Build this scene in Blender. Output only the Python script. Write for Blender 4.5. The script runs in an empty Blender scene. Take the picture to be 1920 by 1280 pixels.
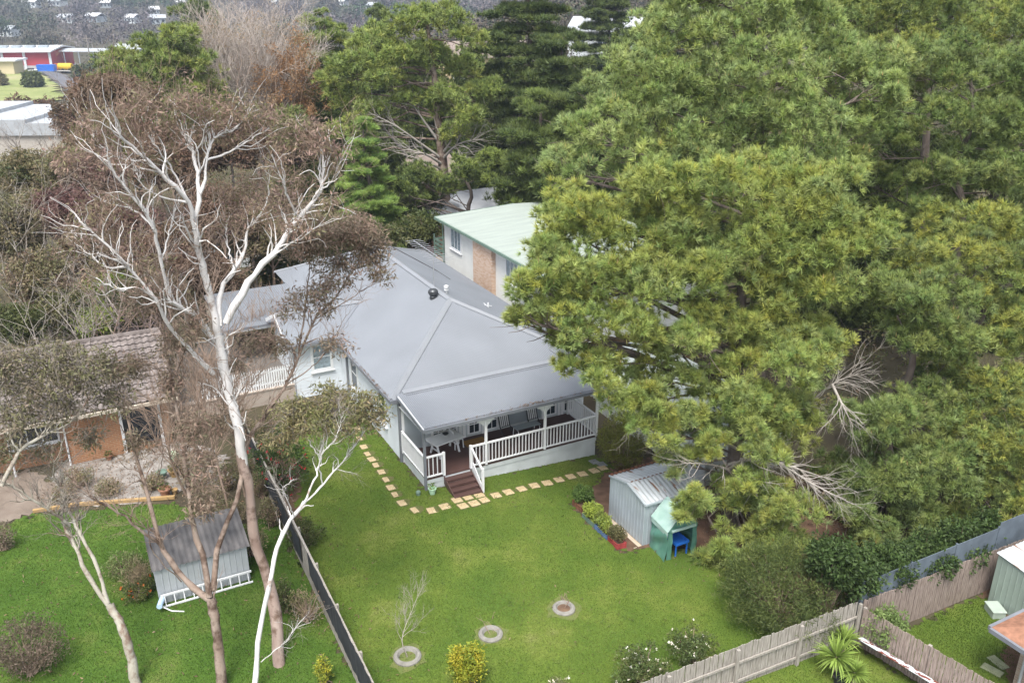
import bpy, math
import numpy as np
from mathutils import Vector, Matrix
sc = bpy.context.scene
COL = sc.collection
R = math.radians
# ------------------------------------------------------------------ camera, sky, sun, exposure
CAM_H = 19.0; FPX = 1648.0; PITCH = R(21.8)
cam = bpy.data.cameras.new('camera'); camo = bpy.data.objects.new('camera', cam); COL.objects.link(camo)
camo.location = (0, 0, CAM_H); camo.rotation_euler = (R(90) - PITCH, 0, 0)
cam.sensor_fit = 'HORIZONTAL'; cam.sensor_width = 36; cam.lens = 36 * FPX / 1920
cam.clip_start = .5; cam.clip_end = 8000
sc.camera = camo
SUN_EL, SUN_AZ = R(63), R(-168)          # azimuth measured from +Y towards +X
world = bpy.data.worlds.new('World'); sc.world = world; world.use_nodes = True
nt = world.node_tree; nt.nodes.clear()
sky = nt.nodes.new('ShaderNodeTexSky'); sky.sky_type = 'NISHITA'; sky.sun_disc = False
sky.sun_elevation = SUN_EL; sky.sun_rotation = SUN_AZ; sky.air_density = 1.0; sky.dust_density = 3.0
hs = nt.nodes.new('ShaderNodeHueSaturation'); hs.inputs['Saturation'].default_value = .35
bg = nt.nodes.new('ShaderNodeBackground'); bg.inputs['Strength'].default_value = .132
wo = nt.nodes.new('ShaderNodeOutputWorld')
nt.links.new(sky.outputs[0], hs.inputs['Color']); nt.links.new(hs.outputs[0], bg.inputs['Color']); nt.links.new(bg.outputs[0], wo.inputs[0])
sun = bpy.data.lights.new('sun', 'SUN'); sun.energy = 2.05; sun.angle = R(22); sun.color = (1, .96, .9)
suno = bpy.data.objects.new('sun', sun); COL.objects.link(suno)
sd = Vector((math.sin(SUN_AZ) * math.cos(SUN_EL), math.cos(SUN_AZ) * math.cos(SUN_EL), math.sin(SUN_EL)))
suno.rotation_euler = (-sd).to_track_quat('-Z', 'Y').to_euler(); suno.location = (-60, -30, 90)
sc.view_settings.view_transform = 'Standard'; sc.view_settings.look = 'None'
sc.view_settings.gamma = 1; sc.view_settings.exposure = 1.45
sc.render.engine = 'CYCLES'
cy = sc.cycles
cy.max_bounces = 6; cy.diffuse_bounces = 4; cy.glossy_bounces = 2; cy.transmission_bounces = 3; cy.transparent_max_bounces = 4; cy.volume_bounces = 0
cy.caustics_reflective = False; cy.caustics_refractive = False
try:
    cy.use_denoising = True; cy.denoiser = 'OPENIMAGEDENOISE'; cy.denoising_input_passes = 'RGB_ALBEDO_NORMAL'
    cy.denoising_prefilter = 'ACCURATE'
except Exception: pass
# ------------------------------------------------------------------ where photo points lie in the place
ct, st = math.cos(PITCH), math.sin(PITCH)
def ray(px, py):
    a = (px - 960) / FPX; b = (640 - py) / FPX
    return np.array((a, ct + b * st, -st + b * ct))
AX = R(27.6); UX = np.array((math.cos(AX), math.sin(AX))); VX = np.array((-math.sin(AX), math.cos(AX)))
OX, OY = -3.512, 31.116                  # front left corner of the veranda
def W(u, v, z=0): return np.array((OX + u * UX[0] + v * VX[0], OY + u * UX[1] + v * VX[1], z))
def L(x, y): dx, dy = x - OX, y - OY; return dx * UX[0] + dy * UX[1], dx * VX[0] + dy * VX[1]
def sstep(a, b, t): t = np.clip((t - a) / (b - a), 0, 1); return t * t * (3 - 2 * t)
def hz(x, y):
    x = np.asarray(x, float); y = np.asarray(y, float)
    u, v = L(x, y)
    z = -.06 * np.clip(u, 0, 14)
    z = z - 9.5 * sstep(70, 260, y) * (1 - .75 * sstep(0, 60, x)) + 12 * sstep(-40, 10, x) * sstep(85, 158, y)
    z = z + 22 * sstep(430, 930, y) + np.clip(y - 880, 0, 900) * .11
    return z
def G(px, py):
    d = ray(px, py); z = 0.
    for _ in range(8):
        t = (z - CAM_H) / d[2]; z = float(hz(d[0] * t, d[1] * t))
    return np.array((d[0] * t, d[1] * t, z))
def P(px, py, Y):
    d = ray(px, py); t = Y / d[1]
    return np.array((d[0] * t, Y, CAM_H + d[2] * t))
def pxm(c):                              # photo pixels per metre at a point
    return FPX / (c[1] * ct + (CAM_H - c[2]) * st)
# ------------------------------------------------------------------ materials
def mat(name, col, rough=.7, var=.0, scale=4., bump=0., bscale=40., metal=0., spec=.3, col2=None, obj=True, detail=4., sx=(1, 1, 1)):
    m = bpy.data.materials.new(name); m.use_nodes = True; n = m.node_tree.nodes; l = m.node_tree.links
    b = n['Principled BSDF']; b.inputs['Base Color'].default_value = (*col, 1); b.inputs['Roughness'].default_value = rough
    b.inputs['Metallic'].default_value = metal; b.inputs['Specular IOR Level'].default_value = spec
    if var or col2 or bump:
        tc = n.new('ShaderNodeTexCoord'); mp = n.new('ShaderNodeMapping'); mp.inputs['Scale'].default_value = sx
        l.new(tc.outputs['Object'], mp.inputs['Vector'])
    if var or col2:
        no = n.new('ShaderNodeTexNoise'); no.inputs['Scale'].default_value = scale; no.inputs['Detail'].default_value = detail
        l.new(mp.outputs[0], no.inputs['Vector'])
        rp = n.new('ShaderNodeValToRGB'); e = rp.color_ramp.elements
        c2 = col2 or tuple(c * (1 + var) for c in col); c1 = col if col2 else tuple(c * (1 - var) for c in col)
        e[0].position = .3; e[1].position = .7; e[0].color = (*c1, 1); e[1].color = (*c2, 1)
        l.new(no.outputs[0], rp.inputs[0]); l.new(rp.outputs[0], b.inputs['Base Color'])
    if bump:
        nb = n.new('ShaderNodeTexNoise'); nb.inputs['Scale'].default_value = bscale; nb.inputs['Detail'].default_value = 3
        l.new(mp.outputs[0], nb.inputs['Vector'])
        bp = n.new('ShaderNodeBump'); bp.inputs['Strength'].default_value = bump; bp.inputs['Distance'].default_value = .02
        l.new(nb.outputs[0], bp.inputs['Height']); l.new(bp.outputs[0], b.inputs['Normal'])
    return m
def mat_boards(name, col, axis='Z', pitch=.16, depth=.6, rough=.6, var=.06):
    # overlapping boards or ribs along one axis, as relief
    m = mat(name, col, rough, var=var, scale=1.5); n = m.node_tree.nodes; l = m.node_tree.links
    tc = n.new('ShaderNodeTexCoord'); sp = n.new('ShaderNodeSeparateXYZ'); l.new(tc.outputs['Object'], sp.inputs[0])
    dv = n.new('ShaderNodeMath'); dv.operation = 'DIVIDE'; dv.inputs[1].default_value = pitch; l.new(sp.outputs[axis], dv.inputs[0])
    fr = n.new('ShaderNodeMath'); fr.operation = 'FRACT'; l.new(dv.outputs[0], fr.inputs[0])
    bp = n.new('ShaderNodeBump'); bp.inputs['Strength'].default_value = depth; bp.inputs['Distance'].default_value = .02; bp.invert = True
    l.new(fr.outputs[0], bp.inputs['Height']); l.new(bp.outputs[0], n['Principled BSDF'].inputs['Normal'])
    return m
def mat_brick(name, c1, c2, mortar, sz=1.0, axes='xz'):
    m = bpy.data.materials.new(name); m.use_nodes = True; n = m.node_tree.nodes; l = m.node_tree.links; b = n['Principled BSDF']
    b.inputs['Roughness'].default_value = .85
    tc = n.new('ShaderNodeTexCoord'); sp = n.new('ShaderNodeSeparateXYZ'); cb = n.new('ShaderNodeCombineXYZ'); l.new(tc.outputs['Object'], sp.inputs[0])
    ad = n.new('ShaderNodeMath'); ad.operation = 'ADD'; l.new(sp.outputs['X'], ad.inputs[0]); l.new(sp.outputs['Y'], ad.inputs[1])
    l.new(ad.outputs[0], cb.inputs['X']); l.new(sp.outputs['Z'], cb.inputs['Y'])
    br = n.new('ShaderNodeTexBrick'); br.inputs['Scale'].default_value = 1 / sz
    br.inputs['Brick Width'].default_value = .24; br.inputs['Row Height'].default_value = .086; br.inputs['Mortar Size'].default_value = .01
    br.inputs['Color1'].default_value = (*c1, 1); br.inputs['Color2'].default_value = (*c2, 1); br.inputs['Mortar'].default_value = (*mortar, 1)
    l.new(cb.outputs[0], br.inputs['Vector']); l.new(br.outputs['Color'], b.inputs['Base Color'])
    return m
def mat_attr(name, rough=.6, trans=.25, spec=.25, noise=0.):
    m = bpy.data.materials.new(name); m.use_nodes = True; n = m.node_tree.nodes; l = m.node_tree.links; b = n['Principled BSDF']
    b.inputs['Roughness'].default_value = rough; b.inputs['Specular IOR Level'].default_value = spec
    a = n.new('ShaderNodeAttribute'); a.attribute_name = 'col'; l.new(a.outputs['Color'], b.inputs['Base Color'])
    if trans:
        t = n.new('ShaderNodeBsdfTranslucent'); l.new(a.outputs['Color'], t.inputs['Color'])
        mx = n.new('ShaderNodeMixShader'); mx.inputs[0].default_value = trans
        l.new(b.outputs[0], mx.inputs[1]); l.new(t.outputs[0], mx.inputs[2]); l.new(mx.outputs[0], n['Material Output'].inputs[0])
    return m
M = {}
M['leaf'] = mat_attr('leaf', .55, .36)
M['needle'] = mat_attr('needle', .5, .32, .3)
M['farleaf'] = mat_attr('far_leaf', .9, .0, .1)
M['white'] = mat('white_paint', (0.64, 0.65, 0.66), .5, .04, 2.)
M['doorwhite'] = mat('door_paint', (.80, .81, .82), .5, .03, 2.)
M['whiteboard'] = mat_boards('white_weatherboard', (0.54, 0.58, 0.615), 'Z', .17, .8)
M['bluegrey'] = mat('blue_grey_paint', (0.294, 0.329, 0.350), .6, .04, 2.)
M['roof'] = mat('grey_roof_steel', (0.168, 0.181, 0.2), .45, .07, .5, detail=8., spec=.4)
M['roofcap'] = mat('pale_ridge_cap', (0.205, 0.217, 0.235), .45, .04, 1.)
M['gutter'] = mat('dark_grey_gutter', (.16, .17, .19), .5, .1, 3.)
M['glass'] = mat('dark_glass', (.03, .04, .05), .08, spec=.6)
M['curtain'] = mat('curtained_glass', (.22, .27, .3), .1, .4, 6., spec=.6)
M['deck'] = mat('oiled_deck', (0.075, 0.042, 0.036), .5, .25, 6., sx=(.4, 12, 1))
M['brownrust'] = mat('rust', (.16, .07, .04), .9, .4, 8.)
M['greenpaint'] = mat('green_paint', (0.13, 0.19, 0.155), .5, .1, 3.)
M['greenroof'] = mat('mint_roof_steel', (0.27, 0.305, 0.278), .5, .1, 1.2, sx=(.3, 2, 1))
M['cream'] = mat_boards('cream_weatherboard', (0.64, 0.65, 0.63), 'Z', .2, .7, var=.05)
M['whiteplain'] = mat('white_sheet', (0.5, 0.53, 0.54), .5, .12, 1.5)
M['zinc'] = mat('zinc_sheet', (0.29, 0.33, 0.355), .45, .12, 1.2, spec=.5)
M['zincroof'] = mat('zinc_roof', (0.36, 0.38, 0.4), .4, .12, 1.5, spec=.5)
M['oldzinc'] = mat('weathered_zinc', (.045, .045, .048), .8, scale=2.2, col2=(.15, .14, .135), sx=(1, .5, 1))
M['blackcloth'] = mat('black_shade_cloth', (.025, .028, .032), .9, .3, 2.)
M['darkcloth'] = mat('slate_shade_panel', (.10, .125, .15), .8, .25, 1.5)
M['paling'] = mat('grey_paling', (.20, .18, .155), .9, scale=9., col2=(.36, .335, .30), sx=(3, 3, .35))
M['palingred'] = mat('brown_paling', (.17, .13, .11), .9, scale=9., col2=(.33, .27, .235), sx=(3, 3, .35))
M['sand'] = mat('sandstone_paver', (.36, .27, .15), .9, scale=3., col2=(.46, .37, .23), bump=.3)
M['bluestone'] = mat('bluestone_paver', (.19, .20, .21), .9, .2, 3.)
M['concrete'] = mat('concrete', (0.2, 0.192, 0.172), .9, .2, 5., bump=.3)
M['driveway'] = mat('tan_render', (.36, .31, .265), .9, .1, .7)
M['orange'] = mat_brick('orange_brick', (.33, .155, .075), (.26, .115, .055), (.34, .24, .15))
M['palebrick'] = mat_brick('pale_brick', (.42, .33, .26), (.34, .25, .19), (.42, .38, .33))
M['chimbrick'] = mat_brick('chimney_brick', (0.54, 0.41, 0.33), (.42, .26, .17), (.50, .42, .34))
M['tan'] = mat('tan_timber', (.33, .22, .10), .7, .15, 4.)
M['terracotta'] = mat('terracotta', (.25, .125, .08), .8, .25, 6., bump=.3)
M['yardplastic'] = mat('dark_plastic', (.02, .022, .025), .5)
M['soil'] = mat('bare_soil', (.10, .06, .04), 1., scale=3., col2=(.17, .11, .07), bump=.5)
M['bluetub'] = mat('blue_plastic', (.02, .14, .55), .4)
M['redpaint'] = mat('red_planter_paint', (.30, .05, .05), .6, .3, 4.)
M['bluepaint'] = mat('blue_planter_paint', (.10, .16, .30), .6, .3, 4.)
M['greenpot'] = mat('pale_green_pot', (.40, .58, .42), .5)
M['wire'] = mat('black_metal', (.04, .04, .045), .5)
M['steel'] = mat('galvanised_tube', (.42, .43, .45), .4, .1, 5., metal=.6)
M['darkmetal'] = mat('dark_metal', (.07, .075, .08), .4, metal=.5)
M['mat'] = mat('coir', (.30, .17, .05), 1., .2, 20.)
M['hill'] = None
def mat_bark(name, c1, c2, scale, c3=None, thr=.62):
    m = mat(name, c1, .85, scale=scale, col2=c2, bump=.5, bscale=18., sx=(1, 1, .35)); n = m.node_tree.nodes; l = m.node_tree.links
    if c3:
        tc = n.new('ShaderNodeTexCoord'); no = n.new('ShaderNodeTexNoise'); no.inputs['Scale'].default_value = 2.2; no.inputs['Detail'].default_value = 8; no.inputs['Roughness'].default_value = .65
        l.new(tc.outputs['Object'], no.inputs['Vector'])
        rp = n.new('ShaderNodeValToRGB'); rp.color_ramp.elements[0].position = thr - .06; rp.color_ramp.elements[1].position = thr + .06
        l.new(no.outputs[0], rp.inputs[0]); mx = n.new('ShaderNodeMix'); mx.data_type = 'RGBA'
        b = n['Principled BSDF']; src = b.inputs['Base Color'].links[0].from_socket
        l.new(rp.outputs[0], mx.inputs[0]); l.new(src, mx.inputs[6]); mx.inputs[7].default_value = (*c3, 1); l.new(mx.outputs[2], b.inputs['Base Color'])
    return m
M['gumwhite'] = mat_bark('white_gum_bark', (.50, .485, .47), (.66, .645, .63), 2.5, (.26, .20, .165), .63)
M['gumpink'] = mat_bark('pink_gum_bark', (.20, .14, .115), (.31, .245, .21), 3., (.115, .075, .055), .56)
M['gumbrown'] = mat_bark('peeling_gum_bark', (.17, .12, .09), (.30, .245, .205), 3., (.085, .055, .04), .52)
M['gumgreen'] = mat_bark('greenish_gum_bark', (.25, .225, .18), (.38, .365, .31), 2., (.17, .12, .09), .56)
M['pinebark'] = mat_bark('pine_bark', (.085, .065, .055), (.17, .14, .12), 4.)
M['greytwig'] = mat_bark('grey_twigs', (.17, .145, .125), (.27, .24, .215), 2.)
M['paletwig'] = mat_bark('pale_twigs', (.24, .21, .185), (.36, .325, .29), 2.)
M['deadtwig'] = mat_bark('dead_grey_twigs', (.25, .225, .195), (.38, .35, .315), 2.)
M['wintertwig'] = mat_bark('winter_twigs', (.35, .295, .255), (.47, .415, .37), 2.)
M['browntwig'] = mat_bark('brown_twigs', (.20, .145, .11), (.30, .22, .17), 2.)
# ------------------------------------------------------------------ helpers: one mesh per part
def tag(o, label=None, cat=None, group=None, kind=None):
    if label: o['label'] = label
    if cat: o['category'] = cat
    if group: o['group'] = group
    if kind: o['kind'] = kind
    return o
def thing(name, label, cat, loc=(0, 0, 0), rotz=0., group=None):
    o = bpy.data.objects.new(name, None); COL.objects.link(o); o.empty_display_size = .2
    o.location = tuple(float(c) for c in loc); o.rotation_euler = (0, 0, rotz)
    return tag(o, label, cat, group)
def dup(o, parent=None):
    c = o.copy(); COL.objects.link(c)
    if parent is not None: c.parent = parent
    for ch in list(o.children): dup(ch, c)
    return c
class MB:
    def __init__(s): s.v = []; s.f = []; s.m = []
    def add(s, vs, fs, mi=0):
        o = len(s.v); s.v += [tuple(float(c) for c in p) for p in vs]; s.f += [tuple(i + o for i in f) for f in fs]; s.m += [mi] * len(fs); return s
    def box(s, x0, y0, z0, x1, y1, z1, mi=0):
        x0, x1 = sorted((x0, x1)); y0, y1 = sorted((y0, y1)); z0, z1 = sorted((z0, z1))
        v = [(x, y, z) for z in (z0, z1) for y in (y0, y1) for x in (x0, x1)]
        return s.add(v, [(0, 2, 3, 1), (4, 5, 7, 6), (0, 1, 5, 4), (2, 6, 7, 3), (0, 4, 6, 2), (1, 3, 7, 5)], mi)
    def bar(s, p, q, w, h=None, mi=0, up=(0, 0, 1)):
        h = w if h is None else h
        p, q = Vector(p), Vector(q); d = (q - p).normalized(); u = Vector(up)
        if abs(d.dot(u)) > .98: u = Vector((0, 1, 0))
        a = d.cross(u).normalized() * w / 2; b = a.cross(d).normalized() * h / 2
        v = [e + i * a + j * b for e in (p, q) for i, j in ((-1, -1), (1, -1), (1, 1), (-1, 1))]
        return s.add(v, [(0, 1, 2, 3), (7, 6, 5, 4), (0, 4, 5, 1), (1, 5, 6, 2), (2, 6, 7, 3), (3, 7, 4, 0)], mi)
    def slab(s, pts, t, mi=0, dirn=None):     # planar polygon given a thickness along dirn (default: down)
        n = len(pts); d = Vector(dirn or (0, 0, -1)) * t
        v = [Vector(p) for p in pts] + [Vector(p) + d for p in pts]
        f = [tuple(range(n)), tuple(range(2 * n - 1, n - 1, -1))] + [(i, n + i, n + (i + 1) % n, (i + 1) % n) for i in range(n)]
        return s.add(v, f, mi)
    def tube(s, pts, r, n=8, mi=0):
        pts = [Vector(p) for p in pts]; r = [r] * len(pts) if np.isscalar(r) else r; vs = []; fs = []
        for i, p in enumerate(pts):
            d = (pts[min(i + 1, len(pts) - 1)] - pts[max(i - 1, 0)]).normalized(); u = Vector((0, 0, 1)) if abs(d.z) < .9 else Vector((1, 0, 0))
            a = d.cross(u).normalized(); b = d.cross(a)
            vs += [p + (a * math.cos(2 * math.pi * k / n) + b * math.sin(2 * math.pi * k / n)) * r[i] for k in range(n)]
        for i in range(len(pts) - 1):
            fs += [(i * n + k, i * n + (k + 1) % n, (i + 1) * n + (k + 1) % n, (i + 1) * n + k) for k in range(n)]
        fs += [tuple(range(n)), tuple(range(len(vs) - 1, len(vs) - n - 1, -1))]
        return s.add(vs, fs, mi)
    def lathe(s, prof, n=20, c=(0, 0, 0), mi=0):
        vs = [(c[0] + r * math.cos(2 * math.pi * k / n), c[1] + r * math.sin(2 * math.pi * k / n), c[2] + z) for r, z in prof for k in range(n)]
        fs = [(i * n + k, i * n + (k + 1) % n, (i + 1) * n + (k + 1) % n, (i + 1) * n + k) for i in range(len(prof) - 1) for k in range(n)]
        return s.add(vs, fs, mi)
    def build(s, name, mats, parent=None, smooth=False, bevel=0., loc=None):
        me = bpy.data.meshes.new(name); me.from_pydata(s.v, [], s.f); me.validate()
        for m in (mats if isinstance(mats, (list, tuple)) else [mats]): me.materials.append(m)
        if len(me.polygons) == len(s.m): me.polygons.foreach_set('material_index', s.m)
        if smooth: me.polygons.foreach_set('use_smooth', [True] * len(me.polygons))
        me.update(); o = bpy.data.objects.new(name, me); COL.objects.link(o)
        if parent is not None: o.parent = parent
        if loc is not None: o.location = tuple(float(c) for c in loc)
        if bevel:
            b = o.modifiers.new('bevel', 'BEVEL'); b.width = bevel; b.segments = 2; b.limit_method = 'ANGLE'
        return o
def np_obj(name, V, F, m, parent=None, col=None, smooth=False):
    V = np.asarray(V, np.float32).reshape(-1, 3); F = np.asarray(F, np.int32); k = F.shape[1]
    me = bpy.data.meshes.new(name); me.vertices.add(len(V)); me.vertices.foreach_set('co', V.ravel())
    me.loops.add(F.size); me.loops.foreach_set('vertex_index', F.ravel())
    me.polygons.add(len(F)); me.polygons.foreach_set('loop_start', np.arange(0, F.size, k, dtype=np.int32))
    if smooth: me.polygons.foreach_set('use_smooth', np.ones(len(F), bool))
    me.update(calc_edges=True)
    if col is not None:
        a = me.color_attributes.new('col', 'FLOAT_COLOR', 'POINT'); c = np.ones((len(V), 4), np.float32); c[:, :3] = np.clip(np.asarray(col) * 1.45, 0, 1); a.data.foreach_set('color', c.ravel())
    me.materials.append(m)
    o = bpy.data.objects.new(name, me); COL.objects.link(o)
    if parent is not None: o.parent = parent
    return o
# ------------------------------------------------------------------ plant helpers
def nrm(a): return a / np.maximum(np.linalg.norm(a, axis=-1, keepdims=True), 1e-9)
def sph(rng, n): return nrm(rng.normal(size=(n, 3)))
def smooth_path(pts, k):
    p = np.asarray(pts, float); n = len(p)
    if n == 2: return p[0] + (p[1] - p[0]) * np.linspace(0, 1, k)[:, None]
    q = np.vstack((2 * p[0] - p[1], p, 2 * p[-1] - p[-2])); t = np.linspace(0, n - 1 - 1e-6, k); i = t.astype(int); f = (t - i)[:, None]
    a, b, c, d = q[i], q[i + 1], q[i + 2], q[i + 3]
    return .5 * (2 * b + (c - a) * f + (2 * a - 5 * b + 4 * c - d) * f ** 2 + (3 * b - a - 3 * c + d) * f ** 3)
def tubes(Pp, Rr, n):                    # many tapering limbs at once: Pp (T,k,3), Rr (T,k)
    T, k, _ = Pp.shape; tg = nrm(np.gradient(Pp, axis=1)); m = nrm(tg.mean(1))
    ref = np.where(np.abs(m[:, 2:3]) < .8, np.array([[0, 0, 1.]]), np.array([[1., 0, 0]]))[:, None, :]
    a = nrm(np.cross(tg, np.broadcast_to(ref, tg.shape))); b = np.cross(tg, a)
    th = np.arange(n) * 2 * math.pi / n
    V = Pp[:, :, None] + Rr[:, :, None, None] * (np.cos(th)[:, None] * a[:, :, None] + np.sin(th)[:, None] * b[:, :, None])
    i = np.arange(k - 1)[:, None] * n; j = np.arange(n)[None]; j2 = (j + 1) % n
    f = np.stack((i + j, i + j2, i + n + j2, i + n + j), -1).reshape(-1, 4)
    F = (np.arange(T)[:, None, None] * (k * n) + f[None]).reshape(-1, 4)
    return V.reshape(-1, 3), F
def join(parts):
    Vs, Fs, o = [], [], 0
    for V, F in parts: Vs.append(V); Fs.append(F + o); o += len(V)
    return np.vstack(Vs), np.vstack(Fs)
def grow(Pp, Rr, rng, n, Lg, up=.2, spread=.8, k=5, t0=.35, t1=1., rs=.55, wob=.18, rend=.3, minr=.004, w=None):
    T, kk, _ = Pp.shape
    ln = np.linalg.norm(np.diff(Pp, axis=1), axis=2).sum(1); w = ln if w is None else w
    idx = rng.choice(T, n, p=w / w.sum()); t = rng.uniform(t0, t1, n) ** .9 * (kk - 1); i = np.minimum(t.astype(int), kk - 2); f = (t - i)[:, None]
    p = Pp[idx, i] * (1 - f) + Pp[idx, i + 1] * f; tg = nrm(Pp[idx, i + 1] - Pp[idx, i]); r0 = (Rr[idx, i] * (1 - f[:, 0]) + Rr[idx, i + 1] * f[:, 0]) * rs
    s = rng.uniform(.4, 1.2, n)[:, None] * spread; pr = sph(rng, n); pr = nrm(pr - (pr * tg).sum(1, keepdims=True) * tg)
    d = nrm(tg * np.cos(s) + pr * np.sin(s) + np.array([0, 0, up])); Ls = Lg * rng.uniform(.55, 1.25, n)[:, None]
    out = [p]
    for _ in range(k - 1):
        out.append(out[-1] + d * Ls / (k - 1)); d = nrm(d + rng.normal(size=(n, 3)) * wob + np.array([0, 0, up * .3]))
    Q = np.stack(out, 1); RR = np.maximum(r0, minr)[:, None] * np.linspace(1, rend, k)[None]
    return Q, RR
def lumps_in(rng, c, r, n, lo=.45, hi=.9, zb=.15):
    d = sph(rng, n); d[:, 2] += zb; d = nrm(d)
    return np.asarray(c) + d * np.asarray(r) * rng.uniform(lo, hi, (n, 1))
def leaves(rng, C, Rr, per, ll, lw, cols, jit=.2, droop=.4, outw=.5, shell=.5):
    # C (N,3) lump centres, Rr (N,3) or (N,) radii; returns quads: long leaf blades
    N = len(C); Rr = np.asarray(Rr, float); Rr = np.repeat(Rr[:, None], 3, 1) if Rr.ndim == 1 else Rr
    d = sph(rng, N * per); idx = np.repeat(np.arange(N), per)
    p = C[idx] + d * Rr[idx] * (shell + (1 - shell) * rng.random((N * per, 1)) ** .6)
    ax = nrm(sph(rng, N * per) + d * outw + np.array([0, 0, -droop])); sd = nrm(np.cross(ax, sph(rng, N * per)))
    l = ll * rng.uniform(.6, 1.3, (N * per, 1)); w = lw * rng.uniform(.7, 1.2, (N * per, 1))
    V = np.stack((p, p + ax * l * .45 + sd * w, p + ax * l, p + ax * l * .45 - sd * w), 1)
    cols = np.asarray(cols, float); lc = cols[rng.integers(len(cols), size=N)]
    cc = lc[idx] * .6 + cols[rng.integers(len(cols), size=N * per)] * .4; cc = cc * rng.uniform(1 - jit, 1 + jit, (N * per, 1))
    return V.reshape(-1, 3), np.arange(N * per * 4).reshape(-1, 4), np.repeat(cc, 4, 0)
def needles(rng, C, Rr, tufts, q, nl, nw, cols, spread=.8, zmin=-.35, upb=.45, candle=.0, jit=.28, ccol=(.40, .29, .14)):
    # starburst needle tufts over lumps: triangles
    N = len(C); Rr = np.asarray(Rr, float); Rr = np.repeat(Rr[:, None], 3, 1) if Rr.ndim == 1 else Rr
    d = sph(rng, N * tufts); lo = d[:, 2] < zmin; d[lo, 2] *= -1; idx = np.repeat(np.arange(N), tufts)
    p = C[idx] + d * Rr[idx] * rng.uniform(.6, 1.05, (N * tufts, 1)); ax = nrm(d + np.array([0, 0, upb]) + rng.normal(size=d.shape) * .25)
    cols = np.asarray(cols, float); lc = cols[rng.integers(len(cols), size=N)][idx] * .5 + cols[rng.integers(len(cols), size=N * tufts)] * .5
    lc = lc * rng.uniform(1 - jit, 1 + jit, (N * tufts, 1))
    T = N * tufts; a = np.repeat(ax, q, 0); dr = nrm(a + rng.normal(size=(T * q, 3)) * spread); b = np.repeat(p, q, 0) - np.repeat(ax, q, 0) * .04
    l = nl * rng.uniform(.7, 1.2, (T * q, 1)); sd = nrm(np.cross(dr, sph(rng, T * q))) * nw * .5
    V = np.stack((b + sd, b - sd, b + dr * l), 1).reshape(-1, 3); cc = np.repeat(np.repeat(lc, q, 0), 3, 0); cc *= .95; cc[2::3] *= 2.15  # inner needles dark, tips bright: tuft light and shade put into the colour
    if candle:
        m = (rng.random(T) < candle) & (d[:, 2] > .45); pc = p[m]; n = len(pc)
        if n:
            h = nl * rng.uniform(.45, .9, (n, 1)); up = nrm(ax[m] * .4 + np.array([0, 0, 1.]))
            for k in range(2):
                s2 = nrm(np.cross(up, sph(rng, n))) * nw * .7
                V = np.vstack((V, np.stack((pc + s2, pc - s2, pc + up * h), 1).reshape(-1, 3)))
                cc = np.vstack((cc, np.repeat(np.array([ccol]) * rng.uniform(.7, 1.2, (n, 1)), 3, 0)))
    return V, np.arange(len(V)).reshape(-1, 3), cc
# ------------------------------------------------------------------ the ground and what covers it
def grid_mesh(name, xs, ys, m):
    X, Y = np.meshgrid(xs, ys); Z = hz(X, Y); V = np.stack((X, Y, Z), -1).reshape(-1, 3); nx = len(xs)
    i = (np.arange(len(ys) - 1)[:, None] * nx + np.arange(nx - 1)[None]).ravel()
    return np_obj(name, V, np.stack((i, i + 1, i + nx + 1, i + nx), 1), m, smooth=True)
xs = np.concatenate((np.linspace(-1500, -80, 40), np.arange(-70, -26, 4), np.arange(-24, 30, .6), np.arange(32, 80, 4), np.linspace(90, 1500, 40)))
ys = np.concatenate((np.arange(-60, 8, 6), np.arange(10, 66, .6), np.arange(68, 140, 5), np.linspace(145, 600, 46), np.linspace(620, 2400, 50)))
gm = mat('forest_floor', (.045, .036, .024), 1., scale=.35, col2=(.075, .068, .035), bump=.6, bscale=6.)
tag(grid_mesh('ground', xs, ys, gm), kind='structure')
def inpoly(x, y, poly):
    poly = np.asarray(poly); r = np.zeros(x.shape, bool); n = len(poly)
    for i in range(n):
        x0, y0 = poly[i]; x1, y1 = poly[(i + 1) % n]
        c = ((y0 > y) != (y1 > y)) & (x < (x1 - x0) * (y - y0) / (y1 - y0 + 1e-12) + x0); r ^= c
    return r
rngg = np.random.default_rng(5)
def sheet(name, poly, m, step=.14, lift=.02, rag=.10, kind='structure'):
    # a sheet lying on the ground inside a world-space polygon, with a ragged edge
    poly = np.asarray([p[:2] for p in poly]); x0, y0 = poly.min(0) - step; x1, y1 = poly.max(0) + step
    X, Y = np.meshgrid(np.arange(x0, x1, step), np.arange(y0, y1, step)); nx = X.shape[1]
    jx = X + rngg.uniform(-.3, .3, X.shape) * step; jy = Y + rngg.uniform(-.3, .3, X.shape) * step
    V = np.stack((jx, jy, hz(jx, jy) + lift), -1).reshape(-1, 3)
    i = (np.arange(X.shape[0] - 1)[:, None] * nx + np.arange(nx - 1)[None]).ravel()
    cx = X.ravel()[i] + step / 2; cyy = Y.ravel()[i] + step / 2
    k = inpoly(cx + rngg.normal(size=cx.shape) * rag, cyy + rngg.normal(size=cx.shape) * rag, poly); i = i[k]
    F = np.stack((i, i + 1, i + nx + 1, i + nx), 1); u, inv = np.unique(F, return_inverse=True)
    return tag(np_obj(name, V[u], inv.reshape(F.shape), m, smooth=True), kind=kind)
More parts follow.
